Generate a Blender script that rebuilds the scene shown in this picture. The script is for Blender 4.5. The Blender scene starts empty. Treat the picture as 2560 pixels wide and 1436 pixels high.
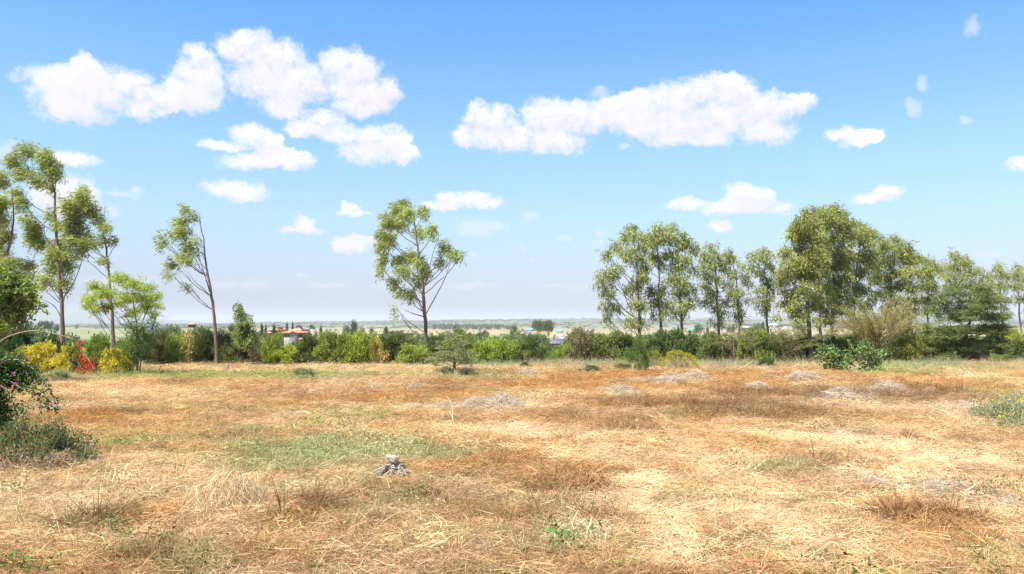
import bpy, math
import numpy as np
from math import radians, sin, cos, pi

sc = bpy.context.scene
COL = sc.collection
# ------------------------------------------------------------------ camera
F = 1991.0                      # focal length in photo pixels (2560 wide)
EYE = np.array([0.0, 0.0, 1.65])
PITCH = math.atan((808 - 718) / F)
cam = bpy.data.cameras.new('camera'); cam.sensor_width = 36.0; cam.lens = 36.0 * F / 2560
cam.clip_start = 0.1; cam.clip_end = 40000
camo = bpy.data.objects.new('camera', cam); COL.objects.link(camo)
camo.location = EYE; camo.rotation_euler = (pi / 2 + PITCH, 0, 0); sc.camera = camo
# ------------------------------------------------------------------ light
SUN_DIR = np.array([-0.42, -0.35, 1.0]); SUN_DIR /= np.linalg.norm(SUN_DIR)
SUN_EL = math.asin(SUN_DIR[2]); SUN_AZ = math.atan2(SUN_DIR[0], SUN_DIR[1])
sun = bpy.data.lights.new('sun', 'SUN'); sun.energy = 5.0; sun.angle = radians(0.5); sun.color = (1.0, 0.95, 0.87)
suno = bpy.data.objects.new('sun', sun); COL.objects.link(suno)
from mathutils import Vector
suno.rotation_euler = Vector(SUN_DIR).to_track_quat('Z', 'Y').to_euler(); suno.location = (0, 0, 60)
SKY_STRENGTH = 0.13
sc.view_settings.view_transform = 'Standard'; sc.view_settings.look = 'None'
sc.view_settings.gamma = 1.0; sc.view_settings.use_curve_mapping = False
sc.view_settings.exposure = 1.1
HAZE = 0.00011
sc.render.engine = 'CYCLES'
cy = sc.cycles
cy.max_bounces = 6; cy.diffuse_bounces = 3; cy.glossy_bounces = 2; cy.transmission_bounces = 4
cy.volume_bounces = 1; cy.transparent_max_bounces = 4; cy.use_denoising = True; cy.denoiser = 'OPENIMAGEDENOISE'; cy.denoising_input_passes = 'RGB_ALBEDO_NORMAL'; cy.denoising_prefilter = 'NONE'
cy.caustics_reflective = False; cy.caustics_refractive = False

RIGHT = np.array([1.0, 0, 0]); FWD = np.array([0, cos(PITCH), sin(PITCH)]); UP = np.array([0, -sin(PITCH), cos(PITCH)])
def ray(px, py):
    return FWD + RIGHT * ((px - 1280) / F) + UP * ((718 - py) / F)
def P(px, py, Y):
    d = ray(px, py); return EYE + d * (Y / d[1])

# ------------------------------------------------------------------ node helpers
class NT:
    def __init__(s, nt): s.nt = nt; nt.nodes.clear()
    def n(s, t, **kw):
        o = s.nt.nodes.new(t)
        for k, v in kw.items(): setattr(o, k, v)
        return o
    def l(s, a, b): s.nt.links.new(a, b)
    def setin(s, sock, v):
        if hasattr(v, 'is_linked') or hasattr(v, 'links'): s.l(v, sock)
        else: sock.default_value = v
    def math(s, op, a, b=None, c=None, clamp=False):
        o = s.n('ShaderNodeMath', operation=op); o.use_clamp = clamp
        s.setin(o.inputs[0], a)
        if b is not None: s.setin(o.inputs[1], b)
        if c is not None: s.setin(o.inputs[2], c)
        return o.outputs[0]
    def vec(s, op, a, b=None, c=None, out=0):
        o = s.n('ShaderNodeVectorMath', operation=op)
        s.setin(o.inputs[0], a)
        if b is not None: s.setin(o.inputs[1], b)
        if c is not None: s.setin(o.inputs[2], c)
        return o.outputs[out]
    def mix(s, f, a, b, bt='MIX'):
        o = s.n('ShaderNodeMix', data_type='RGBA', blend_type=bt)
        s.setin(o.inputs[0], f); s.setin(o.inputs[6], a); s.setin(o.inputs[7], b)
        return o.outputs[2]
    def noise(s, vec, scale, detail=4, rough=0.55, out=0):
        o = s.n('ShaderNodeTexNoise'); o.inputs['Scale'].default_value = scale
        o.inputs['Detail'].default_value = detail; o.inputs['Roughness'].default_value = rough
        if vec is not None: s.l(vec, o.inputs['Vector'])
        return o.outputs[out]
    def ss(s, v, a, b):
        o = s.n('ShaderNodeMapRange', interpolation_type='SMOOTHSTEP')
        s.setin(o.inputs[0], v); o.inputs[1].default_value = a; o.inputs[2].default_value = b
        return o.outputs[0]
def rgb(*c): return (c[0], c[1], c[2], 1.0)

# ------------------------------------------------------------------ sky with clouds
CL = """217 180 45 40;159 212 75 45;238 222 90 60;190 265 90 38;317 212 60 36;349 233 42 30;402 249 55 28;360 270 52 24
503 190 62 52;476 228 62 46;515 232 52 42;500 140 38 28;582 116 45 30;635 128 72 46;704 148 70 45;661 195 92 58;741 208 92 56;704 254 62 36;712 276 45 26
847 159 55 38;889 180 66 50;900 228 88 50;955 240 50 46;900 268 75 28;804 296 62 22;767 323 62 26;847 333 62 30
926 344 52 28;979 349 52 38;931 378 92 34;1005 386 44 28;630 339 48 28;556 360 58 14;661 354 50 24;635 402 78 22;741 402 50 24;688 391 60 25
587 478 76 26;635 480 30 25;757 561 30 20;751 574 52 11;878 516 28 15;886 529 52 10;884 608 62 24;1164 497 76 23;1122 513 70 11;1217 508 52 14
160 492 72 50;185 402 50 17;2222 481 38 20;2182 497 52 13;2105 333 38 17;2153 346 46 20;2552 407 30 18
1200 292 42 40;1164 339 38 28;1245 300 50 42;1270 342 112 38;1386 275 45 30;1360 296 60 45;1439 296 78 46;1386 352 90 34;1518 286 82 46;1598 268 78 44;1682 256 88 46;1756 228 70 38;1802 212 58 28;1836 233 66 38;1677 307 130 48;1809 296 120 55;1915 275 90 42;1984 259 52 26;1915 328 70 30;1677 346 62 24;1783 339 60 24
1851 487 40 27;1894 492 38 25;1841 518 112 20;1714 513 55 14;1941 524 42 11;1799 563 34 14"""
CLF = """127 298 44 14;1502 230 32 17;2314 212 17 20;2280 275 20 26;1190 571 55 26;1228 560 50 18;310 490 46 9;350 480 16 14;280 529 20 11;20 390 34 30;1412 592 26 7;1492 608 22 10;1502 584 18 6;2476 632 30 9;1325 540 22 12;40 200 20 14;2430 60 20 26;630 713 46 14;560 716 34 9;820 712 60 7;1180 716 90 8;1420 718 90 7;1310 618 14 8;1325 650 12 6;1185 632 14 8;757 690 20 6;985 716 60 8;300 700 90 14;2410 300 14 10;1560 365 20 10"""
def azel(px, py):
    d = ray(px, py); d = d / np.linalg.norm(d)
    return math.atan2(d[0], d[1]) * F, math.asin(d[2]) * F
w = bpy.data.worlds.new('World'); sc.world = w; w.use_nodes = True
N = NT(w.node_tree)
tc = N.n('ShaderNodeTexCoord'); gen = tc.outputs['Generated']
sep = N.n('ShaderNodeSeparateXYZ'); N.l(gen, sep.inputs[0])
azn = N.math('MULTIPLY', N.math('ARCTAN2', sep.outputs[0], sep.outputs[1]), F)
eln = N.math('MULTIPLY', N.math('ARCSINE', sep.outputs[2]), F)
cmb = N.n('ShaderNodeCombineXYZ'); N.l(azn, cmb.inputs[0]); N.l(eln, cmb.inputs[1])
c0 = cmb.outputs[0]
nz1 = N.noise(c0, 0.012, 7, 0.62, out=1)
nz2 = N.noise(c0, 0.045, 6, 0.66, out=1)
w1 = N.vec('MULTIPLY', N.vec('SUBTRACT', nz1, (0.5, 0.5, 0.5)), (62, 46, 0))
w2 = N.vec('MULTIPLY', N.vec('SUBTRACT', nz2, (0.5, 0.5, 0.5)), (30, 26, 0))
cw = N.vec('ADD', N.vec('ADD', c0, w1), w2)
def blobfield(txt):
    acc = None
    for it in txt.replace('\n', ';').split(';'):
        px, py, rx, ry = map(float, it.split())
        a, e = azel(px, py); rx *= 1.09; ry *= 1.09
        v = N.vec('MULTIPLY_ADD', cw, (1 / rx, 1 / ry, 0), (-a / rx, -e / ry, 0))
        d = N.vec('DOT_PRODUCT', v, v, out=1)
        acc = d if acc is None else N.math('SMOOTH_MIN', acc, d, 0.25)
    return N.math('SUBTRACT', 1.0, acc)
m1 = blobfield(CL); m2 = blobfield(CLF)
cw_keep = cw; cw = N.vec('ADD', cw, (-6.0, 26.0, 0)); mup = blobfield(CL); cw = cw_keep
fine = N.noise(c0, 0.035, 9, 0.72)
k1 = N.ss(N.math('ADD', m1, N.math('MULTIPLY', N.math('SUBTRACT', fine, 0.5), 1.5)), -0.25, 0.75)
kc = N.ss(N.math('ADD', m1, N.math('MULTIPLY', N.math('SUBTRACT', fine, 0.5), 0.8)), 0.02, 0.42)
ks = N.ss(N.math('ADD', m1, N.math('MULTIPLY', N.math('SUBTRACT', fine, 0.5), 2.4)), -0.25, 1.15)
sel = N.ss(N.noise(N.vec('ADD', c0, (77, -40, 3)), 0.009, 3, 0.5), 0.46, 0.70)
k1 = N.math('ADD', N.math('MULTIPLY', kc, sel), N.math('MULTIPLY', ks, N.math('SUBTRACT', 1.0, sel)))
k2 = N.math('MULTIPLY', N.ss(N.math('ADD', m2, N.math('MULTIPLY', N.math('SUBTRACT', fine, 0.5), 1.6)), -0.1, 1.2), 0.42)
# the same kind of cumulus goes on outside the frame
gn = N.noise(c0, 0.0035, 8, 0.6)
away = N.ss(N.math('ABSOLUTE', azn), 1350, 1700)
high = N.ss(eln, 900, 1200)
side = N.math('MAXIMUM', away, high)
k3 = N.math('MULTIPLY', N.ss(gn, 0.54, 0.64), side)
up = N.ss(eln, -5, 60)
mask = N.math('MULTIPLY', N.math('MAXIMUM', N.math('MAXIMUM', k1, k2), k3), up)
sky = N.n('ShaderNodeTexSky', sky_type='NISHITA'); sky.sun_disc = False
sky.sun_elevation = SUN_EL; sky.sun_rotation = SUN_AZ; sky.altitude = 1600; sky.air_density = 1.0; sky.dust_density = 0.6; sky.ozone_density = 1.5
grad = N.n('ShaderNodeValToRGB')
N.l(N.math('DIVIDE', eln, 900.0, clamp=True), grad.inputs[0])
E = grad.color_ramp.elements
RAMP = [(8, .20, .19, .31), (40, .27, .26, .37), (88, .38, .36, .43), (158, .51, .49, .51), (258, .65, .66, .59), (408, .70, .81, .73), (608, .60, .83, .93), (800, .45, .79, 1.04)]
while len(E) < len(RAMP): E.new(.5)
for e_, (p_, r_c, g_c, b_c) in zip(E, RAMP): e_.position = p_ / 900; e_.color = rgb(r_c, g_c, b_c)
skyc = N.mix(1.0, sky.outputs[0], grad.outputs[0], 'MULTIPLY')
puff = N.noise(N.vec('ADD', cw, (300, 60, 5)), 0.02, 6, 0.6)
shade = N.ss(N.math('ADD', mup, N.math('MULTIPLY', N.math('SUBTRACT', puff, 0.5), 2.0)), 0.05, 1.0)
ccol = N.mix(shade, rgb(3.85, 3.8, 3.85), rgb(3.5, 3.36, 3.58))
lowc = N.ss(eln, 20, 420)
ccol = N.mix(lowc, rgb(3.2, 3.08, 3.35), ccol)
fin = N.mix(mask, skyc, ccol)
bg = N.n('ShaderNodeBackground'); bg.inputs[1].default_value = SKY_STRENGTH; N.l(fin, bg.inputs[0])
wo = N.n('ShaderNodeOutputWorld'); N.l(bg.outputs[0], wo.inputs[0])
w.cycles.sampling_method = 'MANUAL'; w.cycles.sample_map_resolution = 512

# ------------------------------------------------------------------ noise in numpy
_perm = np.random.default_rng(5).random((256, 256))
def vnoise(x, y):
    xi = np.floor(x).astype(int); yi = np.floor(y).astype(int)
    fx = x - xi; fy = y - yi; fx = fx * fx * (3 - 2 * fx); fy = fy * fy * (3 - 2 * fy)
    a = _perm[xi & 255, yi & 255]; b = _perm[(xi + 1) & 255, yi & 255]
    c = _perm[xi & 255, (yi + 1) & 255]; d = _perm[(xi + 1) & 255, (yi + 1) & 255]
    return (a * (1 - fx) + b * fx) * (1 - fy) + (c * (1 - fx) + d * fx) * fy
def fbm(x, y, o=4):
    x = np.asarray(x, float); y = np.asarray(y, float)
    r = 0; a = 0.5; s = 0
    for i in range(o):
        r = r + a * vnoise(x + 17.3 * i, y + 9.1 * i); s += a; a *= 0.5; x = x * 2.03; y = y * 2.03
    return r / s

# ------------------------------------------------------------------ terrain
TY = np.array([-400, 0, 50, 60, 80, 120, 300, 500, 900, 1500, 2300, 3000, 3900, 5000, 5600, 6300, 7000, 8000, 9000, 10000, 20000.])
TZ = np.array([-1.65, -1.65, -2.8, -3.05, -4.0, -5.6, -9.0, -11.5, -14.0, -16.5, -17, -13, -5, 0, -10, -60, -60, -20, 0, -40, -40.])
RX = np.array([-2000, 0, 400, 560, 650, 1000, 1280, 1500, 1700, 1900, 2560, 4500])
RY = np.array([811, 811, 811, 810, 807, 802, 799, 796, 799, 800, 799, 799])
QX = np.array([-2000, 0, 180, 260, 330, 420, 560, 1400, 1600, 1720, 1950, 2100, 2560, 4500])
QY = np.array([790, 781, 776, 782, 790, 799, 807, 807, 799, 792, 790, 793, 790, 795])
def H(x, y):
    x = np.asarray(x, float); y = np.asarray(y, float)
    z = 1.65 + np.interp(y, TY, TZ)
    yy = np.maximum(y, 1.0)
    u = 1280 + x / yy * F
    r1 = (808 - np.interp(u, RX, RY)) / F * 5000
    z = z + r1 * np.interp(y, [2300, 3000, 3900, 5000, 5600], [0, .25, .6, 1, 0])
    r2 = (808 - np.interp(u, QX, QY)) / F * 9000
    z = z + r2 * np.interp(y, [7000, 8000, 9000, 10000], [0, .5, 1, 0.4])
    far = np.interp(y, [1500, 5000, 14000], [0, 1, 1])
    z = z + far * (fbm(x / 160, y / 260) - 0.5) * np.interp(y, [0, 5000, 9000], [6, 10, 26])
    near = np.interp(y, [-10, 0, 60, 90], [1, 1, 1, 0.3])
    z = z + near * ((fbm(x * 0.9, y * 0.9, 3) - 0.5) * 0.22 + (fbm(x * 0.22, y * 0.22, 2) - 0.5) * 0.2)
    return z
def G(px, py):
    d = ray(px, py); lo, hi = 2.0, 2000.0
    for _ in range(50):
        m = math.sqrt(lo * hi); p = EYE + d * (m / d[1])
        if p[2] > H(p[0], p[1]): lo = m
        else: hi = m
    p = EYE + d * (lo / d[1]); return p
def on_ground(px, Y):
    x = (px - 1280) / F * Y / cos(PITCH) * 1.0
    return np.array([x, Y, float(H(x, Y))])

# ------------------------------------------------------------------ ground colour patches (laid in world metres)
PALE = np.array([.67, .455, .265]); TAN = np.array([.56, .355, .175]); ORA = np.array([.46, .235, .085]); BRN = np.array([.25, .13, .055])
GRG = np.array([.33, .33, .155]); GRN = np.array([.25, .31, .08]); GRY = np.array([.47, .385, .30])
PT = {'p': PALE, 't': TAN, 'o': ORA, 'b': BRN, 'g': GRG, 'G': GRN, 'y': GRY}
TRK = "1240 1075 90 10;1340 1088 90 12;1430 1108 80 13;1510 1132 80 15;1570 1160 70 18;1610 1195 64 22;1640 1240 66 26;1645 1290 74 30;1630 1350 90 34;1660 1425 130 40;1560 1090 80 9;1680 1118 80 11;1780 1155 80 15;1850 1200 80 19;1900 1255 90 25;1970 1320 110 32;2060 1400 150 42;2200 1120 160 16;2330 1150 150 18;2440 1175 120 18"
PT["w"] = np.array([.76, .525, .325])
PATCH = """1400 1090 150 22 p .9;1560 1150 170 26 p .9;1700 1210 150 30 p .8;1900 1310 260 42 p .95;1480 1330 140 60 p .7;1650 1400 160 40 p .8
2330 1130 260 60 p .85;2060 1100 180 18 p .9;2200 1160 200 40 p .8;1620 1290 120 40 p .7;2480 1230 140 60 p .7;2250 1030 120 12 p .7
500 930 170 8 p 1;900 926 300 7 p .9;1500 915 300 8 p .6;2450 960 160 14 p 1;260 985 180 12 p .9;420 1000 150 12 p .8;560 1040 120 14 p .6;200 1030 120 12 p .7
300 1180 200 30 p .9;150 1330 220 40 p .8;330 1250 140 20 p .8;60 1230 80 25 p .7;600 1290 160 26 p .8;560 1220 90 24 p .8;500 1350 200 30 p .7;900 1340 200 30 t .6
1700 955 430 22 o 1;1500 975 300 14 o .9;2300 960 260 14 o .8;2050 990 330 18 b .8;2200 1000 280 18 b .8;1750 1010 330 22 b .65;1900 1040 260 20 b .7;2350 985 120 14 b .6
1300 960 260 18 o .8;1500 1045 220 20 b .5;1000 1000 300 18 o .7;750 1010 240 14 o .6;300 1060 260 18 o .7;150 1050 120 14 o .8;600 975 300 10 o .5;1250 1110 160 14 o .5
1440 1210 70 36 b .9;1380 1170 90 20 o .8;1290 1090 120 16 o .6;1240 1160 140 14 o .7;1000 1240 140 26 o .9;1120 1260 90 30 b .6;1500 1290 60 26 b .6;1700 1180 120 16 o .8;2000 1170 140 26 b .55;2110 1190 90 14 o .8
740 1300 80 34 b .8;280 1290 70 34 b .9;400 1290 70 26 o .8;330 1420 110 20 b .8;700 1400 150 30 o .7;1180 1300 160 40 o .6;2350 1310 140 26 b .9;2200 1140 70 12 o .8;2300 1110 60 12 o .7;1850 1370 80 26 b .7;1950 1200 80 20 b .5
900 1130 330 32 g .95;750 1165 260 24 g .8;1120 1130 200 26 g .6;640 1130 120 22 g .5;400 944 60 8 G 1;620 946 260 7 G .85;900 942 200 7 g .8;300 940 120 9 G .9;1150 945 220 8 g .7;2400 930 200 8 g .6
330 1120 100 14 G .8;250 1130 70 14 G .8;1990 1190 90 16 g .7;1380 1370 90 26 g .8;1880 1400 90 26 G .5;2030 1260 50 16 g .5;2460 985 36 8 G .8;2540 965 30 7 G .7;2150 935 90 7 G .8;2250 925 60 5 G .8;960 1045 50 10 G .6;820 1040 60 10 G .5
1200 1020 170 12 y .7;1550 985 60 12 y .8;2100 1000 60 12 y .8;2200 990 60 12 y .6;2050 955 140 6 y .6;1680 960 130 8 y .7;2180 1215 90 26 y .8;2320 1240 80 26 y .7;2100 1090 110 14 y .6;1250 1010 90 10 y .6;2520 1270 60 30 y .6;1560 1240 110 20 y .4"""
_patch = []
for it in (PATCH + ';' + ';'.join(q + ' w 1.1' for q in TRK.split(';'))).replace('\n', ';').split(';'):
    a = it.split(); px, py, rx, ry = map(float, a[:4])
    c = G(px, py); y0 = G(px, py + ry)[1]; y1 = G(px, py - ry)[1]
    _patch.append((c[0], (y0 + y1) / 2, max(rx / F * c[1], .05), max((y1 - y0) / 2, .1), PT[a[4]], float(a[5]), a[4]))
def patches(x, y):
    """base colour and how green / brown / grey the litter is at each place"""
    x = np.asarray(x, float); y = np.asarray(y, float)
    n1 = fbm(x * .45 + 7, y * .45, 4); n2 = fbm(x * 1.6, y * 1.6 + 30, 3); n3 = fbm(x * .16 + 40, y * .16, 3)
    col = TAN[None] * np.ones((len(x), 1))
    def mx(c, k):
        nonlocal col; k = np.clip(k, 0, 1)[:, None]; col = col * (1 - k) + c[None] * k
    n4 = fbm(x * 3.1 + 11, y * 3.1, 3); mx(PALE, (n1 - .48) * 5); mx(ORA, (n2 - .54) * 3.6); mx(np.array([.36, .34, .15]), (n4 - .50) * 3.2 * (n3 > .42)); mx(GRY, (n3 - .58) * 3); mx(BRN, (.40 - n1) * 3.5)
    wts = {k: np.zeros(len(x)) for k in 'ptobgGyw'}
    wx = x + (fbm(x * .9, y * .9 + 50, 3) - .5) * 2.2 * np.clip(y / 18, .3, 2); wy = y + (fbm(x * .9 + 90, y * .9, 3) - .5) * 2.0 * np.clip(y / 14, .3, 3)
    for cx, cy_, rx, ry, c, wt, kk in _patch:
        d = ((wx - cx) / rx) ** 2 + ((wy - cy_) / ry) ** 2
        k = np.clip((1.25 - d) / .9, 0, 1) * wt * np.clip(.88 + (n2 - .45) * 2.5, .35, 1)
        if k.max() > 0: mx(c, k); wts[kk] = np.maximum(wts[kk] * 1.0, k)
    return col, wts

# ------------------------------------------------------------------ materials
def new_mat(name):
    m = bpy.data.materials.new(name); m.use_nodes = True; return m, NT(m.node_tree)
def finish(N, shader):
    o = N.n('ShaderNodeOutputMaterial'); N.l(shader, o.inputs[0])
def leaf_material(name, transl=.32, rough=.55, instancer=False, spec=.25):
    m, N = new_mat(name)
    a = N.n('ShaderNodeAttribute', attribute_name='tint'); oi = N.n('ShaderNodeObjectInfo')
    if instancer:
        b = N.n('ShaderNodeAttribute', attribute_name='place_tint', attribute_type='INSTANCER'); c = N.mix(1.0, a.outputs[0], b.outputs[0], 'MULTIPLY')
    else: c = N.mix(1.0, a.outputs[0], oi.outputs['Color'], 'MULTIPLY')
    p = N.n('ShaderNodeBsdfPrincipled'); N.l(c, p.inputs['Base Color']); p.inputs['Roughness'].default_value = rough
    p.inputs['Specular IOR Level'].default_value = spec
    t = N.n('ShaderNodeBsdfTranslucent'); N.l(N.mix(1.0, c, rgb(1.25, 1.2, .7), 'MULTIPLY'), t.inputs[0])
    mx = N.n('ShaderNodeMixShader'); mx.inputs[0].default_value = transl
    N.l(p.outputs[0], mx.inputs[1]); N.l(t.outputs[0], mx.inputs[2]); finish(N, mx.outputs[0]); return m
def plain(name, col, rough=.8, nscale=3, var=.25, bump=0, metal=0, stretch=(1, 1, 1), spec=.3):
    m, N = new_mat(name)
    g = N.n('ShaderNodeTexCoord').outputs['Object']; g = N.vec('MULTIPLY', g, stretch)
    f = N.noise(g, nscale, 5, .6); f2 = N.noise(g, nscale * 7, 3, .6)
    k = N.math('ADD', N.math('MULTIPLY', f, .7), N.math('MULTIPLY', f2, .3))
    k = N.ss(k, .3, .7)
    lo = [c * (1 - var) for c in col]; hi = [min(1, c * (1 + var)) for c in col]
    c = N.mix(k, rgb(*lo), rgb(*hi))
    p = N.n('ShaderNodeBsdfPrincipled'); N.l(c, p.inputs['Base Color']); p.inputs['Roughness'].default_value = rough; p.inputs['Metallic'].default_value = metal
    p.inputs['Specular IOR Level'].default_value = spec
    if bump:
        b = N.n('ShaderNodeBump'); b.inputs['Strength'].default_value = bump; b.inputs['Distance'].default_value = .02; N.l(k, b.inputs['Height']); N.l(b.outputs[0], p.inputs['Normal'])
    finish(N, p.outputs[0]); return m
M_LEAF = leaf_material('leaf', .38); M_FLOWER = leaf_material('petal', .35, .6)
M_STRAW = leaf_material('straw', .22, .7, instancer=True, spec=.15); M_STRAWO = leaf_material('dry_stalk', .2, .7, spec=.15)
M_BARK = plain('gum_bark', (.19, .13, .10), .85, 2.2, .35, .5, stretch=(1, 1, .25))
M_BARKP = plain('pale_bark', (.34, .26, .19), .85, 2.2, .35, .5, stretch=(1, 1, .25))
M_BARKD = plain('dark_bark', (.11, .075, .055), .9, 3, .35, .5)
M_BARKY = plain('acacia_bark', (.24, .165, .085), .85, 3, .3, .5)
M_STONE = plain('limestone', (.46, .38, .28), .9, 9, .35, .6)
M_TILE = plain('red_roof_tile', (.60, .22, .14), .8, 1.2, .18)
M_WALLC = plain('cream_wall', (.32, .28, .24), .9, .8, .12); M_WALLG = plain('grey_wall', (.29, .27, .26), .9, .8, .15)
M_GREYR = plain('grey_metal_roof', (.15, .15, .155), .6, .8, .15); M_WHITE = plain('white_paint', (.58, .57, .55), .7, 1, .08)
M_TEAL = plain('teal_metal_roof', (.10, .34, .31), .5, 1, .12); M_BLUE = plain('blue_sheet', (.08, .22, .45), .5, 1, .12)
M_PANEL = plain('solar_glass', (.02, .03, .07), .15, 1, .1, spec=.6); M_BLACK = plain('black_plastic', (.02, .02, .022), .5, 2, .2)
M_LIGHTB = plain('pale_blue_wall', (.35, .45, .55), .8, 1, .12); M_DARKW = plain('dark_opening', (.03, .03, .035), .4, 1, .2)
M_POST = plain('green_grey_paint', (.12, .2, .17), .6, 8, .25); M_PLAST = plain('white_plastic', (.78, .76, .8), .4, 8, .06)
# ground
m, N = new_mat('ground'); M_GROUND = m
a = N.n('ShaderNodeAttribute', attribute_name='tint'); g = N.n('ShaderNodeTexCoord').outputs['Object']
fr = N.noise(g, 22, 6, .7); st = N.noise(N.vec('MULTIPLY', g, (14, 60, 20)), 1, 4, .7); st2 = N.noise(N.vec('MULTIPLY', g, (60, 16, 20)), 1, 4, .7)
farn = N.noise(g, .045, 8, .72); farm = N.noise(N.vec('MULTIPLY', g, (.012, .03, .02)), 1, 8, .7)
k = N.math('ADD', N.math('MULTIPLY', fr, .5), N.math('ADD', N.math('MULTIPLY', st, .3), N.math('MULTIPLY', st2, .3)))
sepg = N.n('ShaderNodeSeparateXYZ'); N.l(g, sepg.inputs[0]); dist = sepg.outputs[1]
near = N.math('SUBTRACT', 1.0, N.ss(dist, 55, 90))
det = N.mix(N.ss(k, .35, .72), rgb(.55, .5, .45), rgb(1.1, 1.06, 1.0))
fdet = N.mix(N.ss(N.math('ADD', N.math('MULTIPLY', farn, .6), N.math('MULTIPLY', farm, .5)), .42, .66), rgb(.62, .74, .6), rgb(1.15, 1.08, 1.0))
dd = N.mix(near, fdet, det); c = N.mix(1.0, a.outputs[0], dd, 'MULTIPLY')
p = N.n('ShaderNodeBsdfPrincipled'); N.l(c, p.inputs['Base Color']); p.inputs['Roughness'].default_value = .95; p.inputs['Specular IOR Level'].default_value = .1
b = N.n('ShaderNodeBump'); b.inputs['Distance'].default_value = .03; N.l(N.math('MULTIPLY', near, .8), b.inputs['Strength']); N.l(k, b.inputs['Height']); N.l(b.outputs[0], p.inputs['Normal'])
finish(N, p.outputs[0])

# ------------------------------------------------------------------ mesh helpers
def npmesh(name, V, Fq, mat, tint=None, smooth=False):
    V = np.ascontiguousarray(V, dtype=np.float32); Fq = np.ascontiguousarray(Fq, dtype=np.int32)
    me = bpy.data.meshes.new(name); n = len(V); mfc, k = Fq.shape
    me.vertices.add(n); me.vertices.foreach_set('co', V.ravel())
    me.loops.add(mfc * k); me.loops.foreach_set('vertex_index', Fq.ravel())
    me.polygons.add(mfc); me.polygons.foreach_set('loop_start', np.arange(0, mfc * k, k, dtype=np.int32))
    me.update(calc_edges=True)
    if smooth: me.polygons.foreach_set('use_smooth', np.ones(mfc, dtype=bool))
    if tint is not None:
        at = me.attributes.new('tint', 'FLOAT_COLOR', 'POINT')
        c = np.ones((n, 4), dtype=np.float32); c[:, :3] = tint; at.data.foreach_set('color', c.ravel())
    if mat: me.materials.append(mat)
    return me
def link(name, me, parent=None, loc=None):
    o = bpy.data.objects.new(name, me); COL.objects.link(o)
    if parent is not None: o.parent = parent
    if loc is not None: o.location = loc
    return o
def tag(o, label=None, cat=None, group=None, kind=None):
    if label: o['label'] = label
    if cat: o['category'] = cat
    if group: o['group'] = group
    if kind: o['kind'] = kind
    return o
def empty(name, loc, label, cat, group=None, rz=0):
    o = bpy.data.objects.new(name, None); COL.objects.link(o); o.location = loc; o.rotation_euler = (0, 0, rz); o.empty_display_size = .3
    return tag(o, label, cat, group)
def unit(v): return v / np.maximum(np.linalg.norm(v, axis=-1, keepdims=True), 1e-9)
def leaf_geo(pos, d, L, W, rng):
    """one pointed leaf (a rhombus quad) per row"""
    n = len(pos); d = unit(d); r = rng.normal(size=(n, 3)) + np.array([0, 0, 1.0]); s = unit(np.cross(d, r))
    L = np.asarray(L).reshape(-1, 1) * np.ones((n, 1)); W = np.asarray(W).reshape(-1, 1) * np.ones((n, 1))
    V = np.empty((n, 4, 3)); V[:, 0] = pos; V[:, 1] = pos + d * L * .45 + s * W * .5; V[:, 2] = pos + d * L; V[:, 3] = pos + d * L * .45 - s * W * .5
    return V.reshape(-1, 3), np.arange(4 * n).reshape(n, 4)
def ribbons(p0, d, L, W, bend, seg, rng, flat=False):
    n = len(p0); t = np.linspace(0, 1, seg + 1); d = unit(d)
    s = unit(np.cross(d, np.array([0, 0, 1.0]) + (0 if flat else 1) * rng.normal(size=(n, 3)) * 1.0))
    V = np.empty((n, seg + 1, 2, 3))
    for i, tt in enumerate(t):
        c = p0 + d * (L * tt)[:, None] + bend * (L * tt * tt)[:, None]
        ww = (W * (1 - .75 * tt) * .5)[:, None]
        V[:, i, 0] = c - s * ww; V[:, i, 1] = c + s * ww
    q = []
    base = np.arange(n)[:, None] * (2 * (seg + 1))
    for i in range(seg): q.append(base + np.array([[2 * i, 2 * i + 1, 2 * i + 3, 2 * i + 2]]))
    return V.reshape(-1, 3), np.stack(q, 1).reshape(-1, 4)
def tube(pts, rad, sides=6):
    pts = np.asarray(pts, float); n = len(pts); rad = np.asarray(rad, float)
    T = unit(np.gradient(pts, axis=0)); ref = np.array([.3, .9, .1]); A = unit(np.cross(T, ref)); B = np.cross(T, A)
    an = np.linspace(0, 2 * pi, sides, endpoint=False)
    V = pts[:, None] + (A[:, None] * np.cos(an)[None, :, None] + B[:, None] * np.sin(an)[None, :, None]) * rad[:, None, None]
    Q = []
    for i in range(n - 1):
        for j in range(sides):
            k = (j + 1) % sides; Q.append((i * sides + j, i * sides + k, (i + 1) * sides + k, (i + 1) * sides + j))
    return V.reshape(-1, 3), np.array(Q)
def join(parts):
    Vs, Fs, o = [], [], 0
    for V, Q in parts: Vs.append(V); Fs.append(Q + o); o += len(V)
    return np.concatenate(Vs), np.concatenate(Fs)
def curve(a, b, c, n=6):
    t = np.linspace(0, 1, n)[:, None]; return (1 - t) ** 2 * a + 2 * t * (1 - t) * b + t * t * c
def wobble(pts, amp, rng):
    pts = pts.copy(); pts[1:-1] += rng.normal(size=(len(pts) - 2, 3)) * amp; return pts
def tints(n, base, rng, var=.22, hue=.12, dead=.02):
    base = np.asarray(base, float); k = np.exp(rng.normal(size=(n, 1)) * var); h = rng.normal(size=(n, 1)) * hue
    c = base[None] * k * np.concatenate([1 + h, np.ones((n, 1)), 1 - h], 1)
    dm = rng.random(n) < dead; c[dm] = np.array([.30, .19, .09]) * k[dm]
    return np.clip(c, .005, .95)
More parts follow.
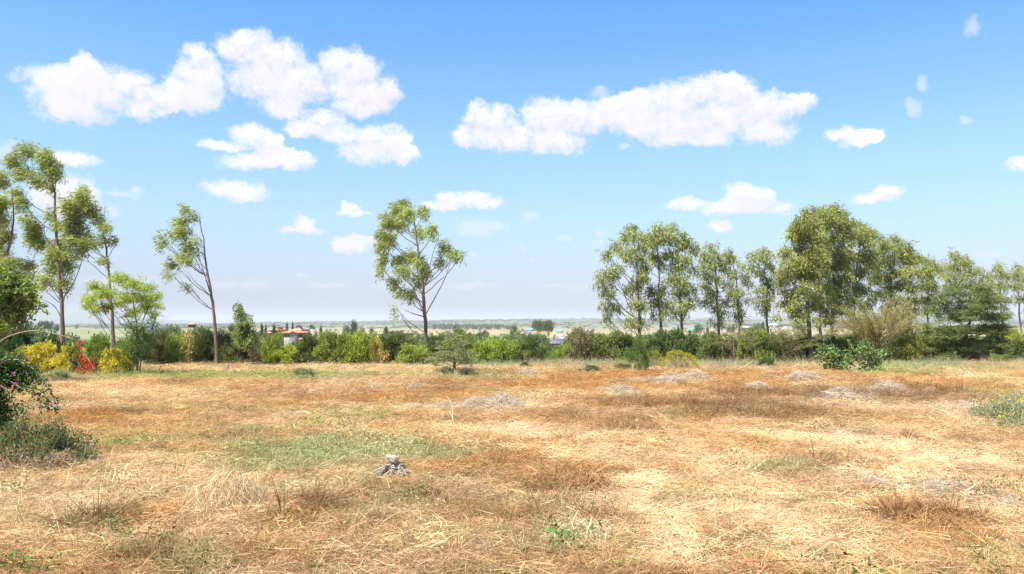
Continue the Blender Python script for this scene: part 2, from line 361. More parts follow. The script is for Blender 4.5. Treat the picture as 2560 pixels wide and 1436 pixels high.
def smooth_path(pts, n):
    pts = np.asarray(pts, float); t = np.linspace(0, len(pts) - 1, n); out = []
    for tt in t:
        i = min(int(tt), len(pts) - 2); f = tt - i
        p0 = pts[max(i - 1, 0)]; p1 = pts[i]; p2 = pts[i + 1]; p3 = pts[min(i + 2, len(pts) - 1)]
        out.append(.5 * ((2 * p1) + (-p0 + p2) * f + (2 * p0 - 5 * p1 + 4 * p2 - p3) * f * f + (-p0 + 3 * p1 - 3 * p2 + p3) * f ** 3))
    return np.array(out)

# ------------------------------------------------------------------ the ground sheet
ys = np.concatenate([np.linspace(-40, 3.5, 24), np.geomspace(3.8, 70, 240), np.geomspace(72, 20000, 150)])
ss_ = np.linspace(-1, 1, 361); ss_ = np.sign(ss_) * np.abs(ss_) ** 1.15
hw = np.where(ys < 70, 30 + .95 * np.abs(ys), 30 + .95 * 70 + 1.15 * (ys - 70))
X = ss_[None, :] * hw[:, None]; Yg = np.repeat(ys[:, None], len(ss_), 1)
Xf, Yf = X.ravel(), Yg.ravel(); Z = H(Xf, Yf)
col, _ = patches(Xf, Yf)
col *= .74
GROUND_FAR = [(70, (.20, .22, .09)), (130, (.22, .24, .10)), (300, (.27, .27, .125)), (600, (.40, .33, .17)), (1400, (.42, .33, .19)), (2300, (.30, .28, .17)), (3200, (.17, .185, .125)), (6000, (.15, .17, .12)), (14000, (.12, .16, .14))]
fy = np.array([g_[0] for g_ in GROUND_FAR]); fc = np.array([g_[1] for g_ in GROUND_FAR])
fcol = np.stack([np.interp(Yf, fy, fc[:, i]) for i in range(3)], 1)
uu = 1280 + Xf / np.maximum(Yf, 1) * F
lg = np.clip((760 - uu) / 300, 0, 1)[:, None] * np.interp(Yf, [100, 200, 1700, 3000], [0, 1, 1, 0])[:, None]
fcol = fcol * (1 - lg) + np.array([.25, .27, .13]) * lg
n_ = fbm(Xf / np.maximum(Yf, 60) * 9, np.log(np.maximum(Yf, 10)) * 14, 4)
fcol *= (.60 + .42 * n_)[:, None]
kk = np.clip((Yf - 58) / 8, 0, 1)[:, None]
col = col * (1 - kk) + fcol * kk
R_, C_ = X.shape; idx = np.arange(R_ * C_).reshape(R_, C_)
Q = np.stack([idx[:-1, :-1], idx[:-1, 1:], idx[1:, 1:], idx[1:, :-1]], -1).reshape(-1, 4)
tag(link('ground', npmesh('ground', np.stack([Xf, Yf, Z], 1), Q, M_GROUND, col, True)), kind='structure')

# ------------------------------------------------------------------ litter, grasses and weeds scattered over the field
def scatter(name, pts, rot, scl, idx, tint, protos, mat, label, cat):
    me = bpy.data.meshes.new(name); n = len(pts); me.vertices.add(n); me.vertices.foreach_set('co', np.ascontiguousarray(pts, np.float32).ravel())
    def att(nm, ty, key, v):
        a_ = me.attributes.new(nm, ty, 'POINT'); a_.data.foreach_set(key, np.ascontiguousarray(v).ravel())
    att('turn', 'FLOAT_VECTOR', 'vector', rot.astype(np.float32)); att('size', 'FLOAT_VECTOR', 'vector', scl.astype(np.float32))
    att('which', 'INT', 'value', idx.astype(np.int32)); att('place_tint', 'FLOAT_COLOR', 'color', np.concatenate([tint, np.ones((n, 1))], 1).astype(np.float32))
    me.materials.append(mat)
    o = link(name, me); tag(o, label, cat, kind='stuff')
    pc = bpy.data.collections.new(name + '_pieces')
    for i, pm in enumerate(protos):
        q = bpy.data.objects.new('%s_piece_%02d' % (name, i), pm); pc.objects.link(q)
    ng = bpy.data.node_groups.new(name, 'GeometryNodeTree')
    ng.interface.new_socket('Geometry', in_out='INPUT', socket_type='NodeSocketGeometry'); ng.interface.new_socket('Geometry', in_out='OUTPUT', socket_type='NodeSocketGeometry')
    gi = ng.nodes.new('NodeGroupInput'); go = ng.nodes.new('NodeGroupOutput')
    ci = ng.nodes.new('GeometryNodeCollectionInfo'); ci.inputs['Collection'].default_value = pc
    ci.inputs['Separate Children'].default_value = True; ci.inputs['Reset Children'].default_value = True
    ip = ng.nodes.new('GeometryNodeInstanceOnPoints'); ip.inputs['Pick Instance'].default_value = True
    def na(nm, ty):
        k_ = ng.nodes.new('GeometryNodeInputNamedAttribute'); k_.data_type = ty; k_.inputs[0].default_value = nm; return k_.outputs[0]
    L_ = ng.links.new
    L_(gi.outputs[0], ip.inputs['Points']); L_(ci.outputs[0], ip.inputs['Instance'])
    L_(na('which', 'INT'), ip.inputs['Instance Index']); L_(na('size', 'FLOAT_VECTOR'), ip.inputs['Scale'])
    er = ng.nodes.new('FunctionNodeEulerToRotation'); L_(na('turn', 'FLOAT_VECTOR'), er.inputs[0]); L_(er.outputs[0], ip.inputs['Rotation'])
    L_(ip.outputs[0], go.inputs[0])
    md = o.modifiers.new('scatter', 'NODES'); md.node_group = ng
    return o
rng = np.random.default_rng(11)
def litter_mesh(i, n=100, r=.22, L=(.03, .17), W=(.0022, .0048), lift=.22, z=.06, bri=.3):
    g_ = np.random.default_rng(100 + i); a_ = g_.random(n) * 2 * pi; rr = r * np.sqrt(g_.random(n))
    main = g_.random() * pi; th = main + g_.normal(size=n) * .8 + (g_.random(n) < .3) * g_.random(n) * 6
    p0 = np.stack([rr * np.cos(a_), rr * np.sin(a_), g_.random(n) * z], 1)
    d = np.stack([np.cos(th), np.sin(th), g_.normal(size=n) * lift + lift * .6], 1)
    Ls = L[0] + g_.random(n) * (L[1] - L[0]); p0 = p0 - d * Ls[:, None] * np.array([.5, .5, 0])
    V, Q = ribbons(p0, d, Ls, W[0] + g_.random(n) * (W[1] - W[0]), np.stack([g_.normal(size=n) * .25, g_.normal(size=n) * .25, -np.abs(g_.normal(size=n)) * .12], 1), 3, g_)
    t = np.repeat(tints(n, (1, 1, 1), g_, bri * 1.25, .08, 0) * 1.0, 8, 0)
    return npmesh('litter', V, Q, M_STRAW, np.minimum(t, 1.6))
def tuft_mesh(i, n=46, h=(.08, .28), W=(.004, .008), r=.07, out=.7, droop=.5, seg=3):
    g_ = np.random.default_rng(300 + i); a_ = g_.random(n) * 2 * pi; rr = r * g_.random(n)
    p0 = np.stack([rr * np.cos(a_), rr * np.sin(a_), -.01 + 0 * rr], 1)
    o_ = out * g_.random(n); d = np.stack([np.cos(a_) * o_ + g_.normal(size=n) * .15, np.sin(a_) * o_ + g_.normal(size=n) * .15, np.ones(n)], 1)
    Ls = h[0] + g_.random(n) * (h[1] - h[0])
    V, Q = ribbons(p0, d, Ls, W[0] + g_.random(n) * (W[1] - W[0]), np.stack([np.cos(a_) * droop * .6, np.sin(a_) * droop * .6, -droop * np.abs(g_.normal(size=n))], 1), seg, g_)
    return npmesh('tuft', V, Q, M_STRAW, np.repeat(tints(n, (1, 1, 1), g_, .25, .06, 0), 2 * (seg + 1), 0))
def sprig_mesh(i, n=70, r=.12, h=.14):
    g_ = np.random.default_rng(500 + i); p = np.stack([g_.normal(size=n) * r, g_.normal(size=n) * r, g_.random(n) * h], 1)
    d = g_.normal(size=(n, 3)) + np.array([0, 0, .5]); V, Q = leaf_geo(p, d, .012 + .02 * g_.random(n), .008 + .007 * g_.random(n), g_)
    return npmesh('sprig', V, Q, M_STRAW, np.repeat(tints(n, (1, 1, 1), g_, .3, .1, 0), 4, 0))
def field_points(n, y0, y1, rng, power=1.0):
    """more per square metre close by, thinning with distance"""
    y = y0 * (y1 / y0) ** (rng.random(n) ** power); x = (rng.random(n) * 2 - 1) * (.74 * y + 2.2); k_ = open_spot(x, y); return x[k_], y[k_]
CLEAR = [tuple(G(985, 1196)[:2]) + (.30,)]
def open_spot(x, y):
    k_ = np.ones(len(x), bool)
    for cx, cy_, r_c in CLEAR: k_ &= np.hypot(x - cx, y - cy_) > r_c
    return k_
def place(x, y, rng, base, yscale, tilt=.12, zs=None):
    n = len(x); z = H(x, y); s = base * np.interp(y, [5, 15, 35, 60], yscale)[:, None] * np.exp(rng.normal(size=(n, 1)) * .25) * np.ones((1, 3))
    if zs is not None: s[:, 2] *= zs
    rot = np.stack([rng.normal(size=n) * tilt, rng.normal(size=n) * tilt, rng.random(n) * 6.28], 1)
    return np.stack([x, y, z], 1), rot, s
LM = [litter_mesh(i) for i in range(7)]
x, y = field_points(76000, 5.0, 62, rng, .82)
c, wt = patches(x, y)
pts, rot, s = place(x, y, rng, .8, [1, 1.3, 2.2, 3.1], .10)
c = c * np.exp(rng.normal(size=(len(x), 1)) * .30) * np.exp(rng.normal(size=(len(x), 3)) * .05) * 1.16
scatter('straw_litter', pts, rot, s, rng.integers(0, len(LM), len(x)), np.clip(c, 0, .9), LM, M_STRAW, 'cut straw and dry grass litter covering the whole open field', 'straw')
TM = [tuft_mesh(i) for i in range(6)]
def clumped(n, y0, y1, rng, per=(5, 22), rad=(.12, .55)):
    cx, cy_ = field_points(n, y0, y1, rng, .9); k_ = rng.integers(per[0], per[1], len(cx)); i_ = np.repeat(np.arange(len(cx)), k_); rr_ = rng.uniform(rad[0], rad[1], len(cx))[i_] * np.clip(cy_[i_] / 14, 1, 2.6)
    xx = cx[i_] + rng.normal(size=len(i_)) * rr_ * 1.3; yy = cy_[i_] + rng.normal(size=len(i_)) * rr_ * .7; q_ = open_spot(xx, yy) & (yy > 4); return xx[q_], yy[q_], i_[q_], len(cx)
x, y, ci_, nc_ = clumped(2200, 5.2, 50, rng)
c, wt = patches(x, y); pal = np.array([[.36, .22, .10], [.45, .27, .11], [.30, .20, .11], [.34, .33, .14], [.48, .27, .10], [.60, .40, .19], [.27, .16, .07], [.33, .33, .12]])
ch = pal[rng.integers(0, len(pal), nc_)][ci_]; keep = rng.random(len(x)) < np.clip(1.0 - wt['w'] * 1.1 - wt['p'] * .5 + wt['b'] * .3, .04, 1)
x, y, ch = x[keep], y[keep], ch[keep]; pts, rot, s = place(x, y, rng, .62, [1, 1.2, 1.6, 2.0], .45, .75)
TM2 = [tuft_mesh(120 + i, 60, (.05, .22), (.0028, .006), .11, 1.1, .7) for i in range(5)]
scatter('weed_stubble', pts, rot, s, rng.integers(0, 5, len(x)), np.clip(ch * np.exp(rng.normal(size=(len(x), 1)) * .28), 0, .9), TM2, M_STRAW, 'ragged clumps of cut brown, olive and grey weed stubble dotted over the field', 'stubble')
x, y = field_points(44000, 5.0, 60, rng, .8)
c, wt = patches(x, y); br = (wt['b'] + wt['o'] * .8 + .18) * (1 - .9 * np.clip(wt['w'], 0, 1)); keep = rng.random(len(x)) < br * np.clip((fbm(x * 1.3, y * 1.3) - .38) * 6, .08, 1)
x, y, c, wb = x[keep], y[keep], c[keep], wt['b'][keep]
pts, rot, s = place(x, y, rng, .8, [1, 1.1, 1.5, 1.9], .3, .8); s *= (1 + .5 * wb)[:, None]
c = c * np.exp(rng.normal(size=(len(x), 1)) * .25) * .95
scatter('brown_grass', pts, rot, s, rng.integers(0, 6, len(x)), np.clip(c, 0, .9), TM, M_STRAW, 'short brown and orange grass stubble standing in patches across the mown field', 'grass')
x, y = field_points(30000, 5.0, 60, rng, .8)
c, wt = patches(x, y); gg = wt['g'] * .6 + wt['G'] * 1.1 + .03; keep = rng.random(len(x)) < gg
x, y = x[keep], y[keep]; wG = wt['G'][keep]
pts, rot, s = place(x, y, rng, 1.0, [1, 1.3, 2.0, 3.0], .2)
gc = np.array([.40, .43, .20])[None] * (1 - wG[:, None]) + np.array([.33, .40, .09])[None] * wG[:, None]
SM = [sprig_mesh(i, 50) for i in range(3)] + [tuft_mesh(40 + i, 40, (.04, .13), (.004, .007), .12) for i in range(3)]
scatter('green_grass', pts, rot, s, rng.integers(0, 6, len(x)), np.clip(gc * np.exp(rng.normal(size=(len(x), 1)) * .22), 0, .9), SM, M_STRAW, 'low green grass and clover growing in patches between the straw', 'grass')
# leafy weeds of the near field, loose long stalks
x, y = field_points(900, 4.6, 22, rng, 1.0); keep = fbm(x * .7 + 3, y * .7, 3) > .53; x, y = x[keep], y[keep]
pts, rot, s = place(x, y, rng, 1.0, [1, 1.2, 1.5, 2], .2)
SB = [sprig_mesh(20 + i, 70, .05, .11) for i in range(3)]
scatter('leafy_weeds', pts, rot, s, rng.integers(0, 3, len(x)), np.clip(np.array([.12, .19, .05])[None] * np.exp(rng.normal(size=(len(x), 1)) * .3), 0, .9), SB, M_STRAW, 'small green leafy weeds coming up through the straw near the viewer', 'weeds')
ST = [litter_mesh(60 + i, 6, .25, (.18, .42), (.003, .006), .14, .06, .3) for i in range(5)]
x, y = field_points(1500, 5.6, 34, rng, 1.0)
pts, rot, s = place(x, y, rng, 1.0, [1, 1.05, 1.2, 1.3], .15)
c = np.where(rng.random((len(x), 1)) < .3, np.array([[.22, .13, .07]]), np.array([[.60, .45, .27]]))
scatter('loose_stalks', pts, rot, s, rng.integers(0, 5, len(x)), c * np.exp(rng.normal(size=(len(x), 1)) * .2), ST, M_STRAW, 'long loose dry stalks lying criss-cross on the straw', 'stalks')
# tall dry verge along the foot of the hedge
VM = [tuft_mesh(80 + i, 60, (.15, .6), (.006, .012), .16, .45, .45) for i in range(5)]
n = 17000; x = (rng.random(n) * 2 - 1) * 50; u = rng.random(n); y = 41 + u * 13.5
uu = 1280 + x / y * F
keep = (rng.random(n) < np.interp(uu, [0, 380, 1000, 1100, 1900, 2050, 2560], [.4, .35, .45, 1, 1, .6, .9])) & ((y > 50.5) | (uu > 1020)) & (fbm(x * .5, y * .5) > .38)
x, y = x[keep], y[keep]; pts, rot, s = place(x, y, rng, 1.0, [1, 1, 1, 1], .15)
s[:, 2] *= np.interp(y, [41, 47, 51], [.45, .65, 1.1]) * np.interp(x, [-40, -6, 0, 40], [.5, .6, 1, .9])
nn = fbm(x * .35 + 20, y * .35, 3)[:, None]; c = np.where(nn > .5, np.array([[.36, .38, .20]]), np.array([[.52, .42, .26]])) * np.exp(rng.normal(size=(len(x), 1)) * .18)
scatter('verge_grass', pts, rot, s, rng.integers(0, 5, len(x)), np.clip(c, 0, .9), VM, M_STRAW, 'taller tan and grey-green grass along the foot of the hedge', 'grass')

# ------------------------------------------------------------------ trees
def clump_leaves(c, r, n, L, W, bias, rng, spread=.55, spray=12, outw=.35, surf=.45, zk=1.0):
    """n leaves in sprays filling an ellipsoid; they stream along bias"""
    ns = max(int(n / spray), 3); u = unit(rng.normal(size=(ns, 3))); rad = rng.random(ns) ** surf
    sp = c + u * rad[:, None] * r
    lobes = c + unit(rng.normal(size=(5, 3))) * r * .75
    pull = lobes[rng.integers(0, 5, ns)]; sp = sp * .58 + pull * .42
    sd = bias + u * outw + rng.normal(size=(ns, 3)) * .25; sd[:, 2] *= zk; sd = unit(sd); K3 = np.array([1, 1, zk])
    k = np.repeat(np.arange(ns), spray); m_ = len(k)
    pos = sp[k] + sd[k] * (rng.random((m_, 1)) * L * 2.2) + rng.normal(size=(m_, 3)) * L * .32 * K3
    d = sd[k] + rng.normal(size=(m_, 3)) * spread * K3
    V, Q = leaf_geo(pos, d, L * (.6 + .7 * rng.random(m_)), W * (.7 + .6 * rng.random(m_)), rng)
    return V, Q, k, ns
def tree(name, label, Y, trunk, clumps, r0=.13, leaf=(.2, .045), bias=(-.6, 0, -.5), base=(.13, .17, .055), dens=.9, group=None, cat='tree', bark=None, seed=0,
         spread=.45, depth=.55, limbs=(), flat=False, outw=.35, surf=.45, var=.2, twig=True, dead=.03, base_on=None, rise=.75, spray=12, zflat=False):
    rng = np.random.default_rng(1000 + seed); bark = bark or M_BARK; s = Y / F
    g0 = on_ground(trunk[0][0], Y) if base_on is None else base_on
    root = empty(name, g0, label, cat, group)
    tp = [g0] + [P(a_, b_, Y) for a_, b_ in trunk[1:]]
    tp[0] = g0 - np.array([0, 0, .15])
    path = smooth_path(tp, max(10, 3 * len(tp))); path = wobble(path, .02 * r0 / .13, rng)
    rr = r0 * (1 - .86 * np.linspace(0, 1, len(path)) ** 1.1); rr[0] *= 1.35
    V, Q = tube(path - g0, rr, 7); link('trunk', npmesh('trunk', V, Q, bark, None, True), root)
    pyt = np.array([718 - F * np.dot(p_ - EYE, UP) / np.dot(p_ - EYE, FWD) for p_ in path])
    cx = np.mean([c_[0] for c_ in clumps]); half = max(max(abs(c_[0] - cx) + c_[2] for c_ in clumps), 10)
    Vs, Qs, Ts, off = [], [], [], 0
    bias = np.array(bias, float)
    for li in limbs:
        pts = smooth_path([P(a_, b_, Y) for a_, b_ in li], 10); V, Q = tube(pts - g0, r0 * np.linspace(.27, .07, 10), 5)
        link('branch', npmesh('branch', V, Q, bark, None, True), root)
    for cl in clumps:
        px, py, rx, ry = cl[:4]
        dd = math.sqrt(max(0, 1 - min(1, abs(px - cx) / half) ** 2)) * half * s * depth
        c = P(px, py, Y + rng.uniform(-1, 1) * dd)
        r = np.array([rx, (rx + ry) / 2 if not flat else rx, ry]) * s
        n = int(rx * (ry + (3 if flat else 0)) * dens * (1.8 if flat else 1))
        V, Q, k, ns = clump_leaves(c - g0, r, n, leaf[0], leaf[1], bias, rng, spread, spray, outw, surf, .32 if flat and zflat else 1.0)
        bt = tints(len(k), base, rng, var, .10, dead); st_ = np.exp(rng.normal(size=ns) * .13)[k][:, None] * np.exp(rng.normal() * .08)
        Vs.append(V); Qs.append(Q + off); off += len(V); Ts.append(np.repeat(bt * st_, 4, 0))
        if twig and not (flat and rng.random() < .5):
            ay = py + rise * abs(px - np.interp(py, pyt[::-1], [ (F * (p_[0]) / p_[1] + 1280) for p_ in path][::-1])) + ry * .8 + 8
            i = int(np.clip(np.argmin(np.abs(pyt - ay)), 2, len(path) - 2)); a0 = path[i]
            mid = a0 * .45 + c * .55 + np.array([0, 0, -.10 * np.linalg.norm(c - a0)]); mid[0] = a0[0] + (c[0] - a0[0]) * .62
            e = wobble(curve(a0, mid, c, 7), .025, rng); rad0 = min(rr[i] * .4, .028) * (r0 / .13) ** .5 * (.7 if flat else 1)
            prt = [tube(e - g0, np.linspace(rad0, .009 + .02 * r0, 7), 5)]
            for _ in range(3):
                q0 = e[rng.integers(3, 6)]; q1 = c + unit(rng.normal(size=3)) * r * .8; prt.append(tube(wobble(curve(q0, (q0 + q1) / 2 + np.array([0, 0, -.03]), q1, 4), .02, rng) - g0, np.linspace(.014, .005, 4), 3))
            prt = [(v_, q_) for v_, q_ in prt]; V, Q = join(prt); link('branch', npmesh('branch', V, Q, bark, None, True), root)
    V = np.concatenate(Vs); Q = np.concatenate(Qs); T = np.concatenate(Ts)
    link('crown', npmesh('crown', V, Q, M_LEAF, T), root)
    return root
def CLP(t): return [tuple(map(float, q.split())) for q in t.replace('\n', ';').split(';') if q.strip()]
WIND = 'wind-bent gum trees standing on the left and in the middle'
GL = (.31, .36, .11)
LW = dict(bias=(-.85, 0, -.28), base=GL, dens=1.15, leaf=(.26, .05), spread=.33, group=WIND, outw=.25)
tree('gum_tree', 'tallest wind-bent gum tree, forked, left of the feathery light green tree', 52, [(160, 915), (157, 845), (152, 735), (143, 620), (137, 500), (128, 440), (100, 385)],
     CLP('85 375 32 24;49 398 24 30;120 396 34 32;143 431 27 40;111 452 30 26;66 425 30 28;49 480 24 18;58 507 30 26;89 552 28 26;103 580 30 30;136 534 12 24;158 560 17 18;107 605 38 28;165 618 34 34;180 657 28 34;147 641 28 36;120 697 28 22;172 706 26 24;107 714 18 12;96 590 20 20;150 670 22 22;135 470 14 12'),
     .16, seed=1, limbs=[[(157, 805), (135, 765), (95, 745)], [(158, 745), (185, 705), (205, 650), (214, 590)], [(150, 735), (130, 720), (110, 700)]], **LW)
tree('gum_tree', 'slim gum tree rising behind the feathery light green tree, crown blown left', 50, [(286, 912), (284, 850), (281, 790), (276, 720), (267, 640), (258, 580), (236, 500)],
     CLP('222 474 14 16;218 492 24 26;238 512 30 34;205 520 26 22;200 543 36 30;214 583 38 32;232 605 34 26;183 507 22 32;205 628 28 20;258 550 20 22;281 572 20 18;294 594 12 14;272 650 12 16;250 470 0 0;190 600 20 18;180 570 18 20;265 600 10 18'.replace('250 470 0 0;', '')),
     .13, seed=2, **LW)
tree('gum_tree', 'gum tree cut off by the left edge of the photo', 46, [(-25, 905), (-15, 780), (0, 690), (22, 620), (34, 560), (30, 470)],
     CLP('13 445 30 34;-15 500 34 40;20 500 26 28;10 540 30 34;-20 570 34 34;22 585 30 24;5 620 36 30;50 655 28 22;82 658 22 20;20 655 34 26;-30 640 34 34;60 690 18 14;88 690 14 14'), .15, seed=3, **LW)
tree('gum_tree', 'lone thin gum tree leaning left with a one-sided crown, left of the villa', 52, [(545, 918), (541, 860), (536, 800), (530, 745), (520, 690), (512, 630), (506, 585), (498, 545)],
     CLP('481 524 20 17;497 545 13 15;462 554 28 18;448 582 26 15;419 603 14 24;472 580 28 22;483 620 24 26;488 648 20 18;441 660 20 18;432 686 13 12;479 721 14 10;462 640 16 14;500 600 8 16;505 630 5 14;410 606 5 8'),
     .13, seed=4, limbs=[[(529, 745), (508, 722), (486, 704), (470, 680)], [(528, 742), (512, 690), (500, 650), (492, 610)], [(530, 748), (516, 700), (503, 670)]], **dict(LW, dens=1.05))
tree('gum_tree', 'lone gum tree standing in the middle of the photo behind the hedge', 55, [(1069, 915), (1067, 871), (1062, 791), (1057, 721), (1053, 669), (1043, 610), (1037, 557), (1026, 505)],
     CLP('1022 500 21 18;1004 518 28 22;1029 528 30 26;1064 526 20 20;971 546 17 28;994 552 28 22;1088 570 20 22;1057 578 20 24;959 580 18 26;980 594 32 28;963 613 22 26;1123 612 20 26;1142 630 20 20;1109 650 14 18;1156 634 9 12;970 646 22 22;1036 638 30 26;1004 645 24 22;1060 655 22 32;1074 678 15 24;959 676 10 16;1018 676 26 22;994 700 20 20;1008 726 20 16;1036 735 18 22;1057 697 22 20;992 770 10 11;1001 788 7 9;1010 560 20 20'),
     .16, seed=5, limbs=[[(1065, 785), (1081, 756), (1109, 704), (1123, 665), (1128, 630)], [(1059, 792), (1032, 784), (1010, 775)], [(1059, 775), (1043, 745), (1030, 715), (1010, 690)], [(1056, 730), (1070, 690), (1078, 650), (1093, 600)]], **dict(LW, bias=(-.6, 0, -.62), dens=1.15))
RG = 'gum trees in the row on the right'
RW = dict(bias=(.18, 0, -.9), base=(.315, .35, .115), dens=.98, leaf=(.25, .06), spread=.5, group=RG, outw=.5, var=.22)
tree('gum_tree', 'spreading forked gum tree, leftmost of the row on the right', 57, [(1602, 905), (1600, 856), (1598, 788), (1595, 724), (1592, 660), (1583, 596)],
     CLP('1578 564 20 22;1560 583 20 22;1589 586 18 22;1515 629 16 20;1538 606 16 22;1567 626 26 26;1506 679 22 22;1544 665 20 22;1502 705 16 20;1522 724 22 22;1579 711 26 26;1519 756 20 22;1544 763 18 16;1512 786 13 17;1531 817 7 12;1570 798 20 19;1586 750 22 22;1608 763 18 20;1605 795 14 14;1592 644 20 22;1595 680 18 20;1530 690 16 16'),
     .14, seed=6, limbs=[[(1597, 818), (1570, 760), (1551, 711), (1530, 670)], [(1598, 862), (1570, 835), (1545, 800)], [(1599, 830), (1612, 800), (1618, 770)]], **RW)
tree('gum_tree', 'second gum tree of the right row, next to the mound shrub', 58, [(1656, 905), (1655, 884), (1651, 804), (1647, 740), (1646, 660), (1640, 590)],
     CLP('1637 562 22 20;1618 583 20 22;1631 602 26 22;1653 583 20 26;1605 612 20 20;1637 636 28 22;1669 626 20 20;1608 654 22 22;1624 718 20 25;1653 718 22 22;1643 750 28 24;1672 753 22 20;1669 775 18 15;1640 780 17 14;1605 690 18 24;1655 655 14 16'), .14, seed=7, limbs=[[(1651, 808), (1668, 790), (1678, 765)]], **RW)
tree('gum_tree', 'third gum tree of the right row, trunk rising behind the golden mound shrub', 58, [(1709, 905), (1707, 878), (1704, 804), (1701, 740), (1698, 676), (1688, 600)],
     CLP('1683 562 18 19;1672 586 22 22;1698 583 17 20;1723 599 20 19;1701 606 22 22;1682 628 22 20;1733 618 14 18;1714 641 25 24;1688 660 23 20;1733 668 16 20;1672 686 22 18;1701 699 28 28;1720 724 25 22;1707 756 23 25;1727 753 15 18;1698 779 17 12;1695 725 18 18'), .14, seed=8, limbs=[[(1704, 808), (1688, 792), (1680, 770)], [(1705, 806), (1716, 785), (1726, 760)]], **RW)
tree('gum_tree', 'fourth gum tree of the right row, a leaf tuft low on its trunk', 60, [(1802, 900), (1800, 868), (1795, 788), (1792, 724), (1788, 660), (1778, 620)],
     CLP('1775 611 16 17;1784 633 24 19;1755 635 18 22;1768 654 22 20;1794 654 19 19;1755 679 16 21;1784 692 24 22;1762 708 18 18;1781 724 25 19;1765 750 20 18;1803 756 22 18;1784 766 18 13;1807 779 18 15;1797 801 11 13;1775 795 13 5'), .13, seed=9, **RW)
tree('gum_tree', 'narrow gum tree, fifth in the row on the right', 60, [(1850, 900), (1848, 846), (1846, 788), (1844, 750), (1839, 692), (1830, 645)],
     CLP('1820 622 14 15;1829 638 16 16;1816 644 16 16;1810 667 15 19;1848 660 12 16;1829 679 19 16;1858 683 15 17;1871 697 12 17;1820 705 18 18;1842 724 25 20;1845 756 20 18;1848 782 21 18;1845 801 13 9;1871 741 7 9;1826 730 14 14'), .12, seed=10, limbs=[[(1847, 812), (1862, 785), (1875, 750)]], **RW)
tree('gum_tree', 'sixth gum tree in the row on the right, just left of the dense tall stand', 60, [(1922, 900), (1920, 833), (1917, 772), (1916, 724), (1909, 650)],
     CLP('1900 620 15 17;1880 635 14 16;1906 641 21 18;1925 635 13 16;1877 660 14 20;1900 673 20 22;1928 660 17 20;1941 679 10 17;1919 699 23 21;1896 718 19 16;1928 724 21 18;1900 743 21 18;1919 753 19 18;1909 771 19 14;1874 743 7 10;1941 782 13 13'), .12, seed=11, **RW)
BG_ = dict(RW, dens=1.3, group='gum trees in the dense stand on the right', base=(.31, .335, .10))
tree('gum_tree', 'tall gum tree at the left edge of the dense stand, its crown reaching down low', 56, [(2028, 900), (2022, 788), (2017, 724), (2006, 660), (2012, 560)],
     CLP('2019 522 19 18;2006 546 26 25;1987 561 20 20;2028 548 25 25;1980 583 25 22;2012 586 30 28;2038 580 27 27;1964 623 22 25;1996 618 29 26;2028 622 29 28;1967 654 22 25;1996 650 28 26;2028 654 30 26;1964 686 25 22;1996 680 28 23;2022 686 26 24;1951 702 16 19;1977 724 25 22;2006 718 25 22;1964 750 20 20;1993 756 25 20;1977 775 20 18;2006 779 22 18;2028 750 24 24;1986 798 18 11'), .17, seed=12, **BG_)
tree('gum_tree', 'gum tree of the dense stand whose top is the second peak from its left edge', 60, [(2056, 900), (2052, 840), (2049, 788), (2047, 700), (2050, 560)],
     CLP('2054 520 19 17;2047 542 25 25;2067 542 22 24;2060 570 27 25;2054 606 30 28;2047 638 30 27;2054 673 30 27;2050 705 28 25;2038 731 22 20;2050 756 26 23;2067 782 26 22;2054 798 22 16;2075 720 20 20'), .15, seed=13, **BG_)
tree('gum_tree', 'highest topped gum tree in the middle of the dense stand', 62, [(2081, 897), (2080, 840), (2082, 740), (2088, 640), (2086, 550)],
     CLP('2086 516 21 17;2105 532 23 22;2083 542 25 23;2099 558 27 25;2124 551 21 20;2089 590 28 27;2118 583 27 25;2083 628 29 26;2108 618 27 27;2079 660 28 26;2105 654 28 26;2086 699 28 26;2111 689 26 26;2079 731 26 23;2105 724 26 24;2092 756 26 23;2111 763 23 23;2120 640 20 24'), .16, seed=14, **BG_)
tree('gum_tree', 'gum tree on the sloping right shoulder of the dense stand', 64, [(2136, 895), (2136, 820), (2140, 700), (2152, 600)],
     CLP('2143 558 18 16;2150 577 22 20;2166 574 21 20;2143 596 27 23;2169 602 27 23;2188 587 18 16;2140 634 28 27;2166 634 28 26;2137 673 27 26;2163 673 27 26;2137 708 26 24;2156 718 27 22;2131 743 24 24;2160 755 24 22'), .15, seed=15, **BG_)
tree('gum_tree', 'broad gum tree behind the twiggy bare thorn tree', 68, [(2232, 893), (2230, 820), (2228, 720), (2238, 630)],
     CLP('2207 600 20 18;2195 618 25 23;2220 612 25 20;2236 597 21 20;2256 606 20 20;2188 654 27 26;2217 644 27 26;2246 634 27 26;2272 625 20 20;2268 647 25 23;2288 644 18 20;2188 692 28 26;2217 686 27 26;2246 673 27 26;2275 679 26 26;2220 718 26 25;2249 708 26 25;2278 711 25 25;2240 747 26 23;2275 743 26 23;2278 772 24 22;2252 779 24 22;2195 730 24 24;2215 770 22 22'), .16, seed=16, **BG_)
tree('gum_tree', 'smaller gum tree between the broad one and the dark flat-layered thorn tree', 76, [(2322, 885), (2320, 800), (2318, 690)],
     CLP('2300 645 18 18;2320 652 18 18;2336 661 16 18;2304 673 25 22;2329 679 25 22;2348 670 12 18;2307 705 25 25;2332 711 25 24;2313 740 24 23;2336 743 24 23;2316 769 24 20'), .15, seed=17, **dict(BG_, dens=1.5))
